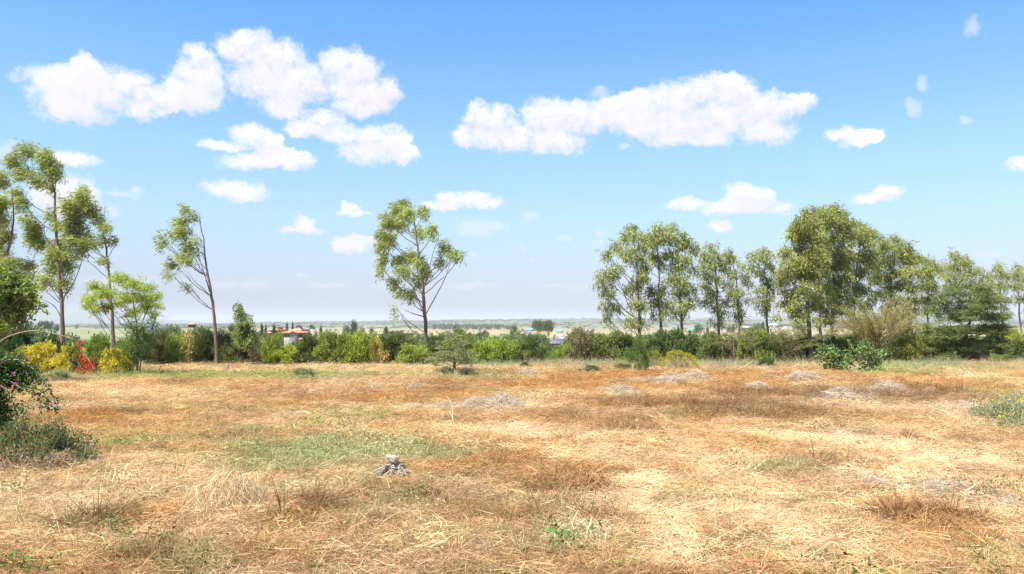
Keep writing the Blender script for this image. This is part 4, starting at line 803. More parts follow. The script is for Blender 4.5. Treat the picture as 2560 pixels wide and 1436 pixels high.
climber('orange_flowering_stem', 'small orange leaved spray at the right end of the yellowing hedge shrub', 50.5, [[(955, 914, 0), (952, 895, 0), (966, 885, 0), (974, 875, 0)]],
        [(962, 893, 1), (968, 888, 1.2), (972, 882, 1), (955, 886, .9), (940, 845, .9), (946, 852, .9), (960, 902, .8)], (.34, .3, .07), (.72, .42, .12), per=50, leaf=.09, seed=55, fr=.11, fn=14, fs=.09, cat='plant', mass=[(955, 885, 12, 14, 0, 120)])

# weeds at the left foreground and at the right edge
def weeds(name, label, items, col_leaf, col_stalk, seed, cat='weeds', fl=None):
    rng = np.random.default_rng(seed); g0 = G(items[0][0], items[0][1]); root = empty(name, g0, label, cat); Vs, Qs, off, Ts = [], [], 0, []; S = []; Fl = []
    for px, py, rx, h, n in items:
        c = G(px, py); r = rx * c[1] / F
        for _ in range(n):
            b = c + np.array([rng.normal() * r * .5, rng.normal() * r * .5, 0]); b[2] = H(b[0], b[1]); hh = h * rng.uniform(.4, 1.1); tip = b + np.array([rng.normal() * .3 * hh, rng.normal() * .3 * hh, hh])
            pts = curve(b, (b + tip) / 2 + rng.normal(size=3) * .05 * hh, tip, 5); S.append(tube(pts - g0, np.linspace(.005, .002, 5), 3))
            m_ = 26; t_ = rng.random(m_); i = np.clip((t_ * 4).astype(int), 0, 3); pp = pts[i] + (pts[i + 1] - pts[i]) * (t_ * 4 - i)[:, None] + rng.normal(size=(m_, 3)) * .035
            V, Q = leaf_geo(pp - g0, rng.normal(size=(m_, 3)) + [0, 0, .4], .045 * (.6 + .8 * rng.random(m_)), .02, rng)
            Vs.append(V); Qs.append(Q + off); off += len(V); Ts.append(np.repeat(tints(m_, col_leaf, rng, .28, .14, .08), 4, 0))
            if fl is not None and rng.random() < .35: Fl.append(tip - g0)
    V, Q = join(S); tag(link('stalks', npmesh('stalks', V, Q, M_STRAWO, np.tile(col_stalk, (len(V), 1))), root), kind='stuff')
    link('foliage', npmesh('foliage', np.concatenate(Vs), np.concatenate(Qs), M_LEAF, np.concatenate(Ts)), root)
    if Fl:
        V, Q, T = petals(Fl, .012, 6, fl, rng, .025); link('blossom', npmesh('blossom', V, Q, M_FLOWER, T), root)
weeds('weed_bank', 'rank green weeds under the purple bougainvillea at the left edge', [(30, 1130, 70, .5, 90), (120, 1120, 60, .42, 70), (60, 1165, 70, .35, 80), (170, 1140, 50, .3, 50), (5, 1090, 60, .6, 60), (200, 1165, 30, .22, 24), (-40, 1150, 60, .5, 40)], (.085, .13, .035), (.45, .36, .24), 61)
weeds('dry_weed_bank', 'dry grey-brown stalks mixed with the weeds at the left edge', [(150, 1175, 60, .22, 40), (30, 1180, 60, .22, 40), (210, 1150, 36, .2, 20), (100, 1185, 60, .16, 30)], (.28, .21, .14), (.5, .4, .3), 62)
weeds('flowering_weeds', 'grey-green weed patch with tiny yellow flowers at the right edge', [(2520, 1060, 60, .5, 110), (2560, 1040, 50, .55, 70), (2480, 1050, 40, .36, 50), (2550, 1080, 50, .35, 50), (2600, 1060, 50, .5, 50)], (.26, .31, .17), (.36, .38, .22), 63, fl=(.85, .55, .03))

# ------------------------------------------------------------------ dead weed clumps, hay heap, sticks, stone
def spiky_heap(n, r, h, seed, W=.005, L=(.15, .4), flat=.5, mat=None, col=(.5, .42, .35)):
    g_ = np.random.default_rng(seed); a_ = g_.random(n) * 2 * pi; rr = r * np.sqrt(g_.random(n)); z = h * (1 - (rr / r) ** 2) * g_.random(n) ** .5
    p0 = np.stack([rr * np.cos(a_), rr * np.sin(a_), z], 1); th = a_ + g_.normal(size=n) * .7
    d = np.stack([np.cos(th), np.sin(th), g_.normal(size=n) * .35 - (rr / r) * h / r * flat + .1], 1); Ls = L[0] + g_.random(n) * (L[1] - L[0])
    p0 -= d * Ls[:, None] * .45; p0[:, 2] = np.maximum(p0[:, 2], -.02)
    V, Q = ribbons(p0, d, Ls, W * (.6 + .8 * g_.random(n)), np.stack([g_.normal(size=n) * .3, g_.normal(size=n) * .3, -.25 * np.abs(g_.normal(size=n))], 1), 3, g_)
    return npmesh('heap', V, Q, M_STRAWO, np.clip(np.repeat(tints(n, col, g_, .25, .07, 0), 8, 0), 0, .9))
GWM = [spiky_heap(1300, .45, .42, 900 + i, .008, (.08, .22), .1, col=(.50, .42, .33)) for i in range(3)]
DW = [(1550, 990, 46, 'grey dead weed clump, rounded, in the middle of the orange stubble'), (2100, 1008, 60, 'widest pale dead weed clump among the brown stubble'), (2222, 985, 52, 'pale dead weed clump right of the widest one'), (2328, 985, 26, 'small pale dead weed clump farthest right in the brown stubble'),
      (1680, 965, 60, 'long grey dead weed clump at the far edge of the orange stubble'), (1740, 955, 50, 'grey dead weed clump right beside the long one at the far edge'), (1927, 942, 24, 'small grey dead weed clump before the rounded green bush'), (1260, 1025, 60, 'flat grey dead weed clump in the middle of the field'), (1190, 1020, 44, 'grey dead weed clump left of the upright white stalk'),
      (2180, 1225, 56, 'lavender grey dead weed clump in the right foreground'), (2050, 1085, 60, 'straw coloured dead weed clump below the brown stubble'), (2530, 1285, 36, 'grey dead weed clump at the lower right edge'), (935, 978, 30, 'small pale dead weed clump in the far left half of the field'), (1032, 978, 28, 'small pale dead weed clump left of the middle'),
      (1895, 980, 40, 'low grey dead weed clump beneath the rounded green bush'), (2010, 955, 60, 'thin grey dead weed clump before the broad-leaved shrubs'), (2340, 1240, 44, 'bleached dead weed clump beside the dark hollow in the right foreground'), (745, 1003, 38, 'brown dead weed clump at the left of the field'), (2270, 1100, 36, 'reddish dry weed clump in the bright straw on the right'), (1320, 945, 40, 'pale grey dead weed clump at the edge of the verge')]
for i, (px, py, hw_, lb) in enumerate(DW):
    g0 = G(px, py); s = hw_ * g0[1] / F / .45; o = link('dead_weed_clump', GWM[i % 3]); o.location = g0; o.rotation_euler = (0, 0, i * 1.3)
    o.scale = (s, s * .8, min(max(s * .8, .5), 1.3)); tag(o, lb, 'weeds', 'dead weed clumps on the field'); o.color = (1, 1, 1, 1)
    if 'brown' in lb[:8] or 'reddish' in lb: o.color = (.7, .5, .35, 1)
    if 'straw' in lb[:8]: o.color = (1.15, 1.0, .75, 1)
g0 = G(560, 1268); o = link('hay_heap', spiky_heap(5200, .42, .30, 950, .0038, (.14, .34), 1.6, col=(.60, .45, .27)), None, g0); tag(o, 'small grey-gold heap of raked hay in the left foreground', 'hay heap')
g0 = G(330, 1215); o = link('hay_heap', spiky_heap(1500, .5, .12, 951, .006, (.18, .4), 1, col=(.68, .52, .30)), None, g0); tag(o, 'low pale swath of raked hay left of the small heap', 'hay heap')
g0 = G(1465, 1230); o = link('hay_heap', spiky_heap(2000, .42, .22, 952, .006, (.15, .4), 1, col=(.42, .25, .11)), None, g0); tag(o, 'brown heap of cut weeds beside the pale track', 'hay heap')
g0 = G(2360, 1330); o = link('hay_heap', spiky_heap(1900, .5, .14, 953, .006, (.18, .42), 1, col=(.42, .23, .09)), None, g0); tag(o, 'rusty brown heap of cut weeds in the lower right', 'hay heap')
g0 = G(760, 1320); o = link('hay_heap', spiky_heap(1700, .45, .15, 954, .006, (.15, .4), 1, col=(.42, .26, .10)), None, g0); tag(o, 'golden brown mat of cut weeds right of the hay heap', 'hay heap')
g0 = G(1440, 1360); o = link('hay_heap', spiky_heap(1700, .4, .15, 955, .006, (.15, .36), 1, col=(.50, .42, .25)), None, g0); tag(o, 'pale tangled mat of cut weeds at the bottom middle', 'hay heap')
# stick pile with a stone on top
g0 = G(985, 1200); rng = np.random.default_rng(66); root = empty('stick_pile', g0, 'little pile of grey roots and sticks with a stone on it', 'stick pile')
for i in range(60):
    a_ = rng.uniform(0, 2 * pi); e = np.array([cos(a_) * rng.uniform(.22, .36), sin(a_) * rng.uniform(.12, .25), .0]); t_ = np.array([rng.normal() * .06, rng.normal() * .04, rng.uniform(.12, .2)])
    V, Q = tube(wobble(curve(t_, (t_ + e) / 2 + [0, 0, .03], e, 7), .014, rng), np.linspace(.011, .005, 7) * rng.uniform(.6, 1.2), 5); link('stick', npmesh('stick', V, Q, M_STRAWO, np.tile([.50, .42, .34], (len(V), 1)) * rng.uniform(.55, 1.15), True), root)
import bmesh
def stone_mesh(r, seed, mat, sc_=(1, .8, .62)):
    bm = bmesh.new(); bmesh.ops.create_icosphere(bm, subdivisions=3, radius=1); g_ = np.random.default_rng(seed); planes = unit(g_.normal(size=(9, 3)))
    for v in bm.verts:
        p_ = np.array(v.co)
        for pl in planes:
            d_ = p_ @ pl
            if d_ > .72: p_ = p_ - pl * (d_ - .72)
        p_ = p_ * (1 + .07 * g_.normal()); v.co = p_ * np.array(sc_) * r
    me = bpy.data.meshes.new('stone'); bm.to_mesh(me); bm.free(); me.materials.append(mat); return me
o = link('stone', stone_mesh(.092, 3, M_STONE), None, g0 + np.array([-.015, -.01, .235])); o.rotation_euler = (.2, .3, .5); tag(o, 'pale pitted stone resting on the stick pile', 'stone')
o = link('plastic_scrap', stone_mesh(.028, 8, M_PLAST, (1, .5, .55)), None, G(1030, 1203) + np.array([0, 0, .02])); o.rotation_euler = (.3, .5, .9); tag(o, 'small white plastic scrap at the right foot of the stick pile', 'litter')
# upright stalks and twigs
def stalk(label, Y0, strands, r=.006, col=(.72, .58, .38), name='dry_stalk'):
    g0 = G(*Y0); Y = g0[1]; root = empty(name, g0, label, 'stalk'); prt = []
    for st_ in strands:
        pts = smooth_path([P(a_, b_, Y + .02 * i) for i, (a_, b_) in enumerate(st_)], 8); V, Q = tube(pts - g0, np.linspace(r, r * .45, 8), 5); link('stem', npmesh('stem', V, Q, M_STRAWO, np.tile(col, (len(V), 1)), True), root)
stalk('upright forked white stalk standing in the middle of the field', (1133, 1072), [[(1133, 1072), (1132, 1045), (1131, 1014)], [(1136, 1074), (1131, 1045), (1124, 1030)], [(1130, 1064), (1122, 1052), (1113, 1062)]], .012, (.82, .72, .55))
stalk('thin pale leaning stalk left of the upright forked one', (877, 1068), [[(877, 1068), (868, 1048), (852, 1026)], [(877, 1068), (879, 1055), (882, 1045)]], .005)
stalk('pale curved stalk in the lower left foreground', (160, 1355), [[(155, 1350), (146, 1315), (137, 1288), (128, 1272)]], .0045)
stalk('bent dry stem at the bottom middle', (1150, 1385), [[(1150, 1385), (1156, 1350), (1154, 1318)]], .004)
stalk('curled pale stem lying at the bottom, left of the middle', (975, 1412), [[(972, 1412), (985, 1392), (1007, 1381)]], .006)
stalk('dark curved twig sticking up from the straw on the right', (2305, 1290), [[(2300, 1290), (2320, 1260), (2345, 1240), (2366, 1216)], [(2318, 1262), (2345, 1268), (2362, 1290)]], .005, (.28, .19, .12))
stalk('dark bent twig lying on the pale track', (1820, 1240), [[(1780, 1241), (1800, 1238), (1815, 1228), (1822, 1224)], [(1800, 1238), (1806, 1230), (1810, 1226)]], .006, (.2, .14, .10))
stalk('greenish brown stick lying at the bottom right of the middle', (1690, 1375), [[(1652, 1352), (1668, 1366), (1692, 1374), (1722, 1380)]], .007, (.36, .28, .12))
stalk('thin dark stem leaning in the left foreground', (240, 1405), [[(240, 1405), (252, 1385), (265, 1368)]], .0035, (.2, .13, .08))
stalk('dry straight stem slanting on the pale track', (1700, 1345), [[(1672, 1310), (1690, 1330), (1735, 1352)]], .004, (.4, .27, .14))
# service posts
def post(label, px, py, h, mat, box=True):
    g0 = G(px, py); root = empty('marker_post', g0, label, 'post'); V, Q = tube(np.array([[0, 0, -.05], [0, 0, h * .5], [0, 0, h]]), [.03, .03, .03], 8); link('pole', npmesh('pole', V, Q, mat, None, True), root)
    if box:
        bm = bmesh.new(); bmesh.ops.create_cube(bm, size=1); bmesh.ops.scale(bm, vec=(.17, .12, .22), verts=bm.verts); bmesh.ops.translate(bm, vec=(.03, -.06, h - .02), verts=bm.verts); bmesh.ops.bevel(bm, geom=bm.edges[:], offset=.015, segments=1)
        me = bpy.data.meshes.new('box'); bm.to_mesh(me); bm.free(); me.materials.append(M_BARKP); link('box', me, root)
post('short green post with a grey box right of the leaning gum trunk', 566, 938, .42, M_POST)
post('short grey post with a box before the hedge below the distant round trees', 857, 931, .2, M_WALLG)
post('small pale post at the left foot of the round yellow shrub', 258, 937, .34, M_WALLC, False)

# ------------------------------------------------------------------ far trees
def bg_tree_mesh(i, kind):
    rng = np.random.default_rng(1300 + i); Vs, Qs, off, Ts = [], [], 0, []
    if kind == 'round': cl = [(unit(rng.normal(size=3)) * [.5, .5, .3] + [0, 0, .62], (.36, .36, .26)) for _ in range(12)]
    elif kind == 'cone': cl = [(np.array([rng.normal() * .16 * (1 - z), rng.normal() * .16 * (1 - z), .12 + z * .85]), (.3 * (1.05 - z), .3 * (1.05 - z), .12)) for z in np.linspace(0, 1, 12)]
    elif kind == 'flat': cl = [(np.array([rng.uniform(-.75, .75), rng.uniform(-.75, .75), rng.uniform(.55, .95)]), (.34, .34, .08)) for _ in range(22)]
    else: cl = [(np.array([rng.normal() * .4, rng.normal() * .4, rng.uniform(.1, .75)]), (.36, .36, .22)) for _ in range(12)]
    for c, r in cl:
        V, Q, k, ns = clump_leaves(np.array(c), np.array(r), 190, .085, .05, np.array([0, 0, .3]), rng, .8, 8, .6, .5)
        Vs.append(V); Qs.append(Q + off); off += len(V); Ts.append(np.repeat(tints(len(k), (1, 1, 1), rng, .25, .1, 0) * math.exp(rng.normal() * .12), 4, 0))
    tr = [tube(np.array([[0, 0, -.03], [.01, 0, .3], [0, .01, .7]]), [.035, .028, .012], 5)]
    for c, r in cl[::3]: tr.append(tube(curve(np.array([0, 0, .2]), np.array([c[0] * .5, c[1] * .5, .4]), np.array(c), 4), np.linspace(.02, .006, 4), 3))
    V, Q = join(tr); A_ = np.concatenate(Vs); kz = np.percentile(A_[:, 2], 99.3); kr = np.percentile(np.hypot(A_[:, 0], A_[:, 1]), 93); K_ = np.array([1 / kr, 1 / kr, 1 / kz]); Vs = [v_ * K_ for v_ in Vs]; V = V * K_
    return npmesh('crown', np.concatenate(Vs), np.concatenate(Qs), M_LEAF, np.concatenate(Ts)), npmesh('trunk', V, Q, M_BARK, None, True)
BGM = {k: [bg_tree_mesh(i * 7 + len(k), k) for i in range(n)] for k, n in dict(round=3, cone=2, flat=2, bush=3).items()}
def far_tree(px, top, hwid, Y, kind, col, label, group=None, seed=0, name='distant_tree'):
    rng = np.random.default_rng(int(px * 11 + top + seed)); g0 = on_ground(px, Y); h = max(P(px, top, Y)[2] - g0[2], .8); wr = hwid * Y / F
    o = empty(name, g0, label, 'tree' if kind != 'bush' else 'bush', group, rz=rng.random() * 6.28); o.scale = (wr, wr, h)
    cm, tm = BGM[kind][int(rng.integers(0, len(BGM[kind])))]; c = link('crown', cm, o); c.color = (*col, 1); link('trunk', tm, o); return o
DF = (.12, .165, .065); OF = (.18, .215, .08)
for a_ in [
 (1346, 801, 15, 530, 'flat', (.16, .185, .075), 'left half of the distant umbrella shaped tree pair'), (1372, 801, 16, 526, 'flat', (.15, .175, .07), 'right half of the distant umbrella shaped tree pair'),
 (868, 813, 10, 330, 'round', DF, 'dark round distant tree, left one of the pair right of the red-roofed house'), (886, 803, 12, 345, 'cone', OF, 'taller distant tree, right one of the pair right of the red-roofed house'),
 (656, 812, 6, 270, 'cone', DF, 'slim dark tree left of the red-roofed houses'), (666, 816, 7, 330, 'cone', DF, 'dark tree behind the small red roof'), (687, 814, 9, 262, 'cone', (.07, .1, .05), 'dark tree between the two red roofs'), (696, 822, 10, 258, 'round', (.06, .1, .045), 'dark bushy tree before the gap of the two red roofs'),
 (719, 809, 6, 330, 'cone', DF, 'pointed tree just left of the red ridge'), (733, 809, 6, 335, 'cone', DF, 'pointed tree directly behind the red ridge'), (747, 813, 9, 335, 'round', OF, 'low tree showing behind the red ridge'), (781, 812, 8, 320, 'round', DF, 'tree behind the water tank'),
 (803, 817, 6, 330, 'cone', OF, 'small pointed tree right of the water tank'), (905, 820, 10, 430, 'round', DF, 'low dark tree right of the distant pair'), (930, 822, 9, 420, 'cone', OF, 'small distant tree far left of the middle gum'), (965, 818, 9, 450, 'cone', DF, 'distant dark tree left of the middle gum'), (985, 828, 20, 400, 'flat', DF, 'flat wide distant tree left of the middle gum trunk'),
 (1214, 828, 13, 250, 'cone', (.10, .13, .07), 'grey-green round tree behind the hedge right of the small thorn tree'), (1175, 832, 7, 330, 'cone', DF, 'dark pointed tree in the field beside the white building'), (1284, 818, 17, 300, 'cone', (.17, .19, .05), 'yellowish tree left of the blue shelter'), (1295, 832, 14, 280, 'round', (.11, .14, .06), 'olive tree in front of the yellowish one'),
 (117, 803, 17, 700, 'flat', (.08, .1, .07), 'far grey umbrella tree at the left on the plain'), (142, 811, 8, 900, 'round', (.07, .09, .06), 'small far bush right of the grey umbrella tree'),
 (440, 812, 26, 200, 'round', OF, 'olive bushy tree behind the hedge above the orange flowering stem'), (405, 822, 26, 190, 'round', DF, 'dark bushy tree behind the hedge right of the feathery tree'), (505, 818, 22, 190, 'round', DF, 'dark bushy tree behind the hedge left of the leaning gum'), (560, 822, 22, 210, 'bush', OF, 'olive bush behind the hedge right of the leaning gum'), (580, 813, 13, 230, 'cone', (.13, .15, .07), 'pointed pale tree behind the hedge left of the young gum'),
 (820, 826, 18, 240, 'bush', OF, 'olive bush behind the hedge right of the water tank'), (1060, 838, 20, 210, 'bush', DF, 'dark bush behind the hedge at the middle gum trunk'), (1110, 836, 16, 220, 'bush', OF, 'olive bush behind the hedge left of the bright shrub'), (1015, 838, 18, 230, 'cone', DF, 'dark tree behind the hedge left of the middle gum trunk'),
 (1329, 848, 16, 180, 'bush', DF, 'dark bush behind the hedge left of the grey roof'), (1375, 852, 14, 180, 'bush', DF, 'dark bush half hiding the grey lower roof'), (1542, 828, 16, 260, 'round', OF, 'pale round bush behind the hedge left of the row of gums'), (1684, 826, 10, 300, 'cone', OF, 'small tree behind the hedge between the second and third gum trunks'),
 (1749, 812, 14, 700, 'round', DF, 'dark distant tree right of the small teal roof'), (1826, 812, 10, 800, 'round', DF, 'round distant tree between the fourth and fifth gum trunks'), (1891, 807, 12, 800, 'round', DF, 'distant tree cluster left of the pavilion'), (1768, 818, 7, 500, 'cone', DF, 'small pointed distant tree left of the fourth gum trunk'), (1906, 806, 8, 800, 'cone', DF, 'pointed distant tree close to the pavilion'),
 (2006, 812, 12, 800, 'round', DF, 'distant tree right of the white sheds'), (1723, 826, 5, 330, 'cone', DF, 'dark slim tree beside the small teal roof')]:
    far_tree(*a_)
# a band of wood on the plain, each tree its own
rb = np.random.default_rng(90)
for i in range(46):
    px = 1085 + i * 4.6 + rb.uniform(-2, 2); far_tree(px, rb.uniform(808.5, 813) if i < 38 else rb.uniform(813, 817), rb.uniform(4, 6), rb.uniform(1950, 2250), 'cone' if rb.random() < .5 else 'round', (.14, .17, .09), 'narrow tree in the long band of woodland on the far plain', 'trees of the woodland band on the far plain')
for i in range(60):
    px = rb.uniform(820, 1340) if i < 26 else (rb.uniform(1400, 1960) if i < 44 else rb.uniform(160, 470)); Y_ = rb.uniform(450, 1500)
    far_tree(px, 808 + (F * -(P(px, 808, Y_)[2] - 1.65) / Y_) + F * (1.65 - float(H((px - 1280) / F * Y_, Y_)) - rb.uniform(2.5, 5)) / Y_, rb.uniform(2.2, 4.0) * 700 / Y_, Y_, 'bush', (.10, .13, .065), 'small dark bush dotted on the open plain', 'bushes dotted over the plain', name='distant_bush')
# countless scrub
BM = [BGM['bush'][i][0] for i in range(3)] + [BGM['round'][0][0]]
pm = []
for me in BM:
    q = me.copy(); q.materials.clear(); q.materials.append(M_STRAW); pm.append(q)
rng = np.random.default_rng(91); n = 5200; Y_ = 66 * (1800 / 66) ** rng.random(n); u = rng.uniform(-.75, .75, n); x = u * Y_
px = 1280 + u * F
pr = np.interp(px, [0, 420, 520, 850, 1050, 1300, 1700, 2560], [.5, .75, 1, .9, .6, .5, .45, .5]) * np.interp(Y_, [66, 200, 420, 700, 1800], [1, .9, .55, .22, .2])
keep = rng.random(n) < pr * np.clip((fbm(u * 14, np.log(Y_) * 5) - .34) * 4, .05, 1); pxx = 1280 + x / Y_ * F; keep &= ~(((pxx > 650) & (pxx < 800) & (Y_ < 300)) | ((pxx > 1345) & (pxx < 1450) & (Y_ < 260)) | ((pxx > 180) & (pxx < 330)))
x, Y_ = x[keep], Y_[keep]; n = len(x)
hh = np.interp(Y_, [66, 120, 300, 700], [1.6, 2.6, 3.4, 3.4]) * np.exp(rng.normal(size=n) * .25); ww = hh * rng.uniform(.55, 1.1, n)
scatter('distant_scrub', np.stack([x, Y_, H(x, Y_)], 1), np.stack([0 * x, 0 * x, rng.random(n) * 6], 1), np.stack([ww, ww, hh], 1), rng.integers(0, 4, n), np.array([.17, .205, .085])[None] * np.exp(rng.normal(size=(n, 1)) * .22), pm, M_STRAW, 'green scrub and bushes spread over the low land behind the hedge', 'scrub')
n = 5000; Y_ = rng.uniform(2300, 5200, n); u = rng.uniform(-.72, .72, n); x = u * Y_; keep = fbm(u * 18, Y_ / 300) > .47; x, Y_ = x[keep], Y_[keep]; n = len(x)
hh = rng.uniform(2, 5, n); ww = rng.uniform(5, 14, n)
scatter('ridge_scrub', np.stack([x, Y_, H(x, Y_)], 1), np.stack([0 * x, 0 * x, rng.random(n) * 6], 1), np.stack([ww, ww, hh], 1), rng.integers(0, 4, n), np.array([.15, .18, .10])[None] * np.exp(rng.normal(size=(n, 1)) * .2), pm, M_STRAW, 'scrub dotted over the low ridge on the horizon', 'scrub')

# ------------------------------------------------------------------ far buildings
def box_mesh(x0, x1, y0, y1, z0, z1, mat, name='wall'):
    V = np.array([(x, y, z) for z in (z0, z1) for y in (y0, y1) for x in (x0, x1)]); Q = [(0, 2, 3, 1), (4, 5, 7, 6), (0, 1, 5, 4), (1, 3, 7, 5), (3, 2, 6, 7), (2, 0, 4, 6)]
    return npmesh(name, V, Q, mat)
def hip(x0, x1, y0, y1, z0, z1, mat, inset=.5, name='roof', th=.25):
    """hip roof (inset > 0) or gable roof (inset 0) with an eaves thickness"""
    ym = (y0 + y1) / 2; i = inset * (y1 - y0)
    V = [(x0, y0, z0), (x1, y0, z0), (x1, y1, z0), (x0, y1, z0), (x0, y0, z0 + th), (x1, y0, z0 + th), (x1, y1, z0 + th), (x0, y1, z0 + th), (x0 + i, ym - .01, z1), (x1 - i, ym - .01, z1), (x1 - i, ym + .01, z1), (x0 + i, ym + .01, z1)]
    Q = [(0, 3, 2, 1), (0, 1, 5, 4), (1, 2, 6, 5), (2, 3, 7, 6), (3, 0, 4, 7), (4, 5, 9, 8), (6, 7, 11, 10), (5, 6, 10, 9), (7, 4, 8, 11), (8, 9, 10, 11)]
    return npmesh(name, np.array(V), Q, mat)
def fgable(x0, x1, y0, y1, z0, z1, mat, name='gable_roof', th=.25):
    """ridge running towards the viewer, so a triangular gable faces front"""
    xm = (x0 + x1) / 2; V = []; 
    for y in (y0, y1): V += [(x0, y, z0), (xm, y, z1), (x1, y, z0), (x0, y, z0 - th), (xm, y, z1 - th), (x1, y, z0 - th)]
    Q = [(0, 1, 7, 6), (1, 2, 8, 7), (3, 9, 10, 4), (4, 10, 11, 5), (0, 3, 4, 1), (1, 4, 5, 2), (6, 7, 10, 9), (7, 8, 11, 10), (0, 6, 9, 3), (2, 5, 11, 8)]
    return npmesh(name, np.array(V), Q, mat)
def bld(name, label, Y, px0, px1, cat='house', group=None):
    c = (px0 + px1) / 2; g0 = on_ground(c, Y); root = empty(name, g0, label, cat, group)
    X_ = lambda px: (px - c) * Y / F
    Z_ = lambda py: P(c, py, Y)[2] - g0[2]
    return root, X_, Z_
# red-roofed villa
r1, X_, Z_ = bld('villa', 'cream villa with a big salmon red tiled roof and solar panels', 300, 707, 777)
e, k = Z_(833), Z_(816)
link('wall', box_mesh(X_(710), X_(774), .6, 11.5, -3, e, M_WALLC), r1)
link('roof', hip(X_(706), X_(778), 0, 12, e, Z_(822.5), M_TILE, .4), r1)
link('upper_roof', hip(X_(718), X_(757), 2.2, 11, Z_(829), k, M_TILE, .46, 'upper_roof'), r1)
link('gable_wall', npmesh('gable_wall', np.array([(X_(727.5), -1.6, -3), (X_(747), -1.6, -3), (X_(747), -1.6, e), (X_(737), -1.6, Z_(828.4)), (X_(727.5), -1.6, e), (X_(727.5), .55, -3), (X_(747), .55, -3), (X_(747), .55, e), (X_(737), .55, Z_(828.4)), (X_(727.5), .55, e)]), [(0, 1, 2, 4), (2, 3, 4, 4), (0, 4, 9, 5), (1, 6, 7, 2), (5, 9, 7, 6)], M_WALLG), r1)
link('gable_roof', fgable(X_(725), X_(749.5), -2.2, 5, e, Z_(827.2), M_TILE), r1)
def slope_pt(t): return 0 + t * 5.6, e + .3 + t * (Z_(822.5) - e - .3)
for i in range(5):
    xa = X_(750.5 + i * 5.1); y0_, z0_ = slope_pt(.28); y1_, z1_ = slope_pt(.80)
    V = [(xa, y0_, z0_ + .12), (xa + .62, y0_, z0_ + .12), (xa + .62, y1_, z1_ + .12), (xa, y1_, z1_ + .12), (xa, y0_, z0_ + .03), (xa + .62, y0_, z0_ + .03), (xa + .62, y1_, z1_ + .03), (xa, y1_, z1_ + .03)]
    link('solar_panel', npmesh('solar_panel', np.array(V), [(0, 1, 2, 3), (4, 7, 6, 5), (0, 4, 5, 1), (1, 5, 6, 2), (2, 6, 7, 3), (3, 7, 4, 0)], M_PANEL), r1)
link('porch_roof', hip(X_(752), X_(765), -3, .5, Z_(849), Z_(841.5), M_TILE, .5, 'porch_roof'), r1)
for a_, b_ in ((713, 716), (720, 723), (752, 756), (766, 770)):
    w_ = link('window', box_mesh(X_(a_), X_(b_), .52, .64, Z_(842), Z_(836.5), M_DARKW, 'window'), r1)
r1, X_, Z_ = bld('villa_annex', 'smaller salmon roofed house left of the villa with white windows', 300, 661, 705)
e = Z_(834); link('wall', box_mesh(X_(664), X_(703), .6, 8, -3, e, M_WALLC), r1); link('roof', hip(X_(661), X_(682), 0, 8.6, e, Z_(826.5), M_TILE, .35), r1)
link('upper_wall', box_mesh(X_(683), X_(702), 1.2, 7.6, e, Z_(826), M_WALLC, 'upper_wall'), r1); link('upper_roof', hip(X_(681), X_(705), .6, 8.2, Z_(827), Z_(819), M_TILE, .4, 'upper_roof'), r1)
link('window', box_mesh(X_(665), X_(668), .5, .62, Z_(845), Z_(837), M_WHITE, 'window'), r1); link('window', box_mesh(X_(671), X_(674), .5, .62, Z_(844), Z_(838), M_DARKW, 'window'), r1)
r1, X_, Z_ = bld('mast', 'thin mast with a crossbar between the two red roofs', 305, 690, 700, 'mast'); V, Q = tube(np.array([[0, 0, 0], [0, 0, Z_(822)], [0, 0, Z_(813)]]), [.1, .08, .06], 6); link('pole', npmesh('pole', V, Q, M_BLACK), r1); link('crossbar', box_mesh(-1, 1, -.08, .08, Z_(814.6), Z_(813.9), M_BLACK, 'crossbar'), r1)
r1, X_, Z_ = bld('water_tank', 'black water tank on a cream block beside the villa', 296, 776, 788, 'water tank'); link('tower', box_mesh(X_(776), X_(788), 0, 2.4, -3, Z_(823), M_WALLC, 'tower'), r1)
V, Q = tube(np.array([[0, 1.2, Z_(823)], [0, 1.2, Z_(820)], [0, 1.2, Z_(819)]]), [.75, .75, .35], 14); V[:, :2] *= 1; link('tank', npmesh('tank', V, Q, M_BLACK, None, True), r1)
r1, X_, Z_ = bld('garden_wall', 'pale wall with a white coping seen through the hedge gap left of the villa', 240, 650, 676, 'wall'); link('wall_face', box_mesh(X_(648), X_(677), 0, .3, -2, Z_(851), M_WALLG, 'wall_face'), r1); link('coping', box_mesh(X_(647.5), X_(677.5), -.06, .36, Z_(851), Z_(849.6), M_WHITE, 'coping'), r1)
# grey roofed shed with skylights
r1, X_, Z_ = bld('grey_shed', 'long grey metal-roofed shed with two rows of white skylights', 250, 1358, 1438, 'shed'); e = Z_(849)
link('wall', box_mesh(X_(1388), X_(1436), .5, 9, -3, e, M_WALLG), r1)
def slab(root, name, xa, xb, ya, za, yb, zb, mat, th=.12):
    V = [(xa, ya, za), (xb, ya, za), (xb, yb, zb), (xa, yb, zb)]; V += [(a, b, c - th) for a, b, c in V]
    return link(name, npmesh(name, np.array(V), [(0, 1, 2, 3), (4, 7, 6, 5), (0, 4, 5, 1), (1, 5, 6, 2), (2, 6, 7, 3), (3, 7, 4, 0)], mat), root)
slab(r1, 'roof', X_(1386), X_(1438), 0, e, 5, Z_(838), M_GREYR); slab(r1, 'rear_roof', X_(1386), X_(1438), 10, e, 5.02, Z_(838) - .02, M_GREYR)
slab(r1, 'lower_roof', X_(1358), X_(1412), -5, Z_(858), -.5, Z_(848), M_GREYR); link('lower_wall', box_mesh(X_(1360), X_(1410), -4.5, -.6, -3, Z_(859), M_WALLG, 'lower_wall'), r1)
zf = lambda t: (5 * t, e + t * (Z_(838) - e) + .07)
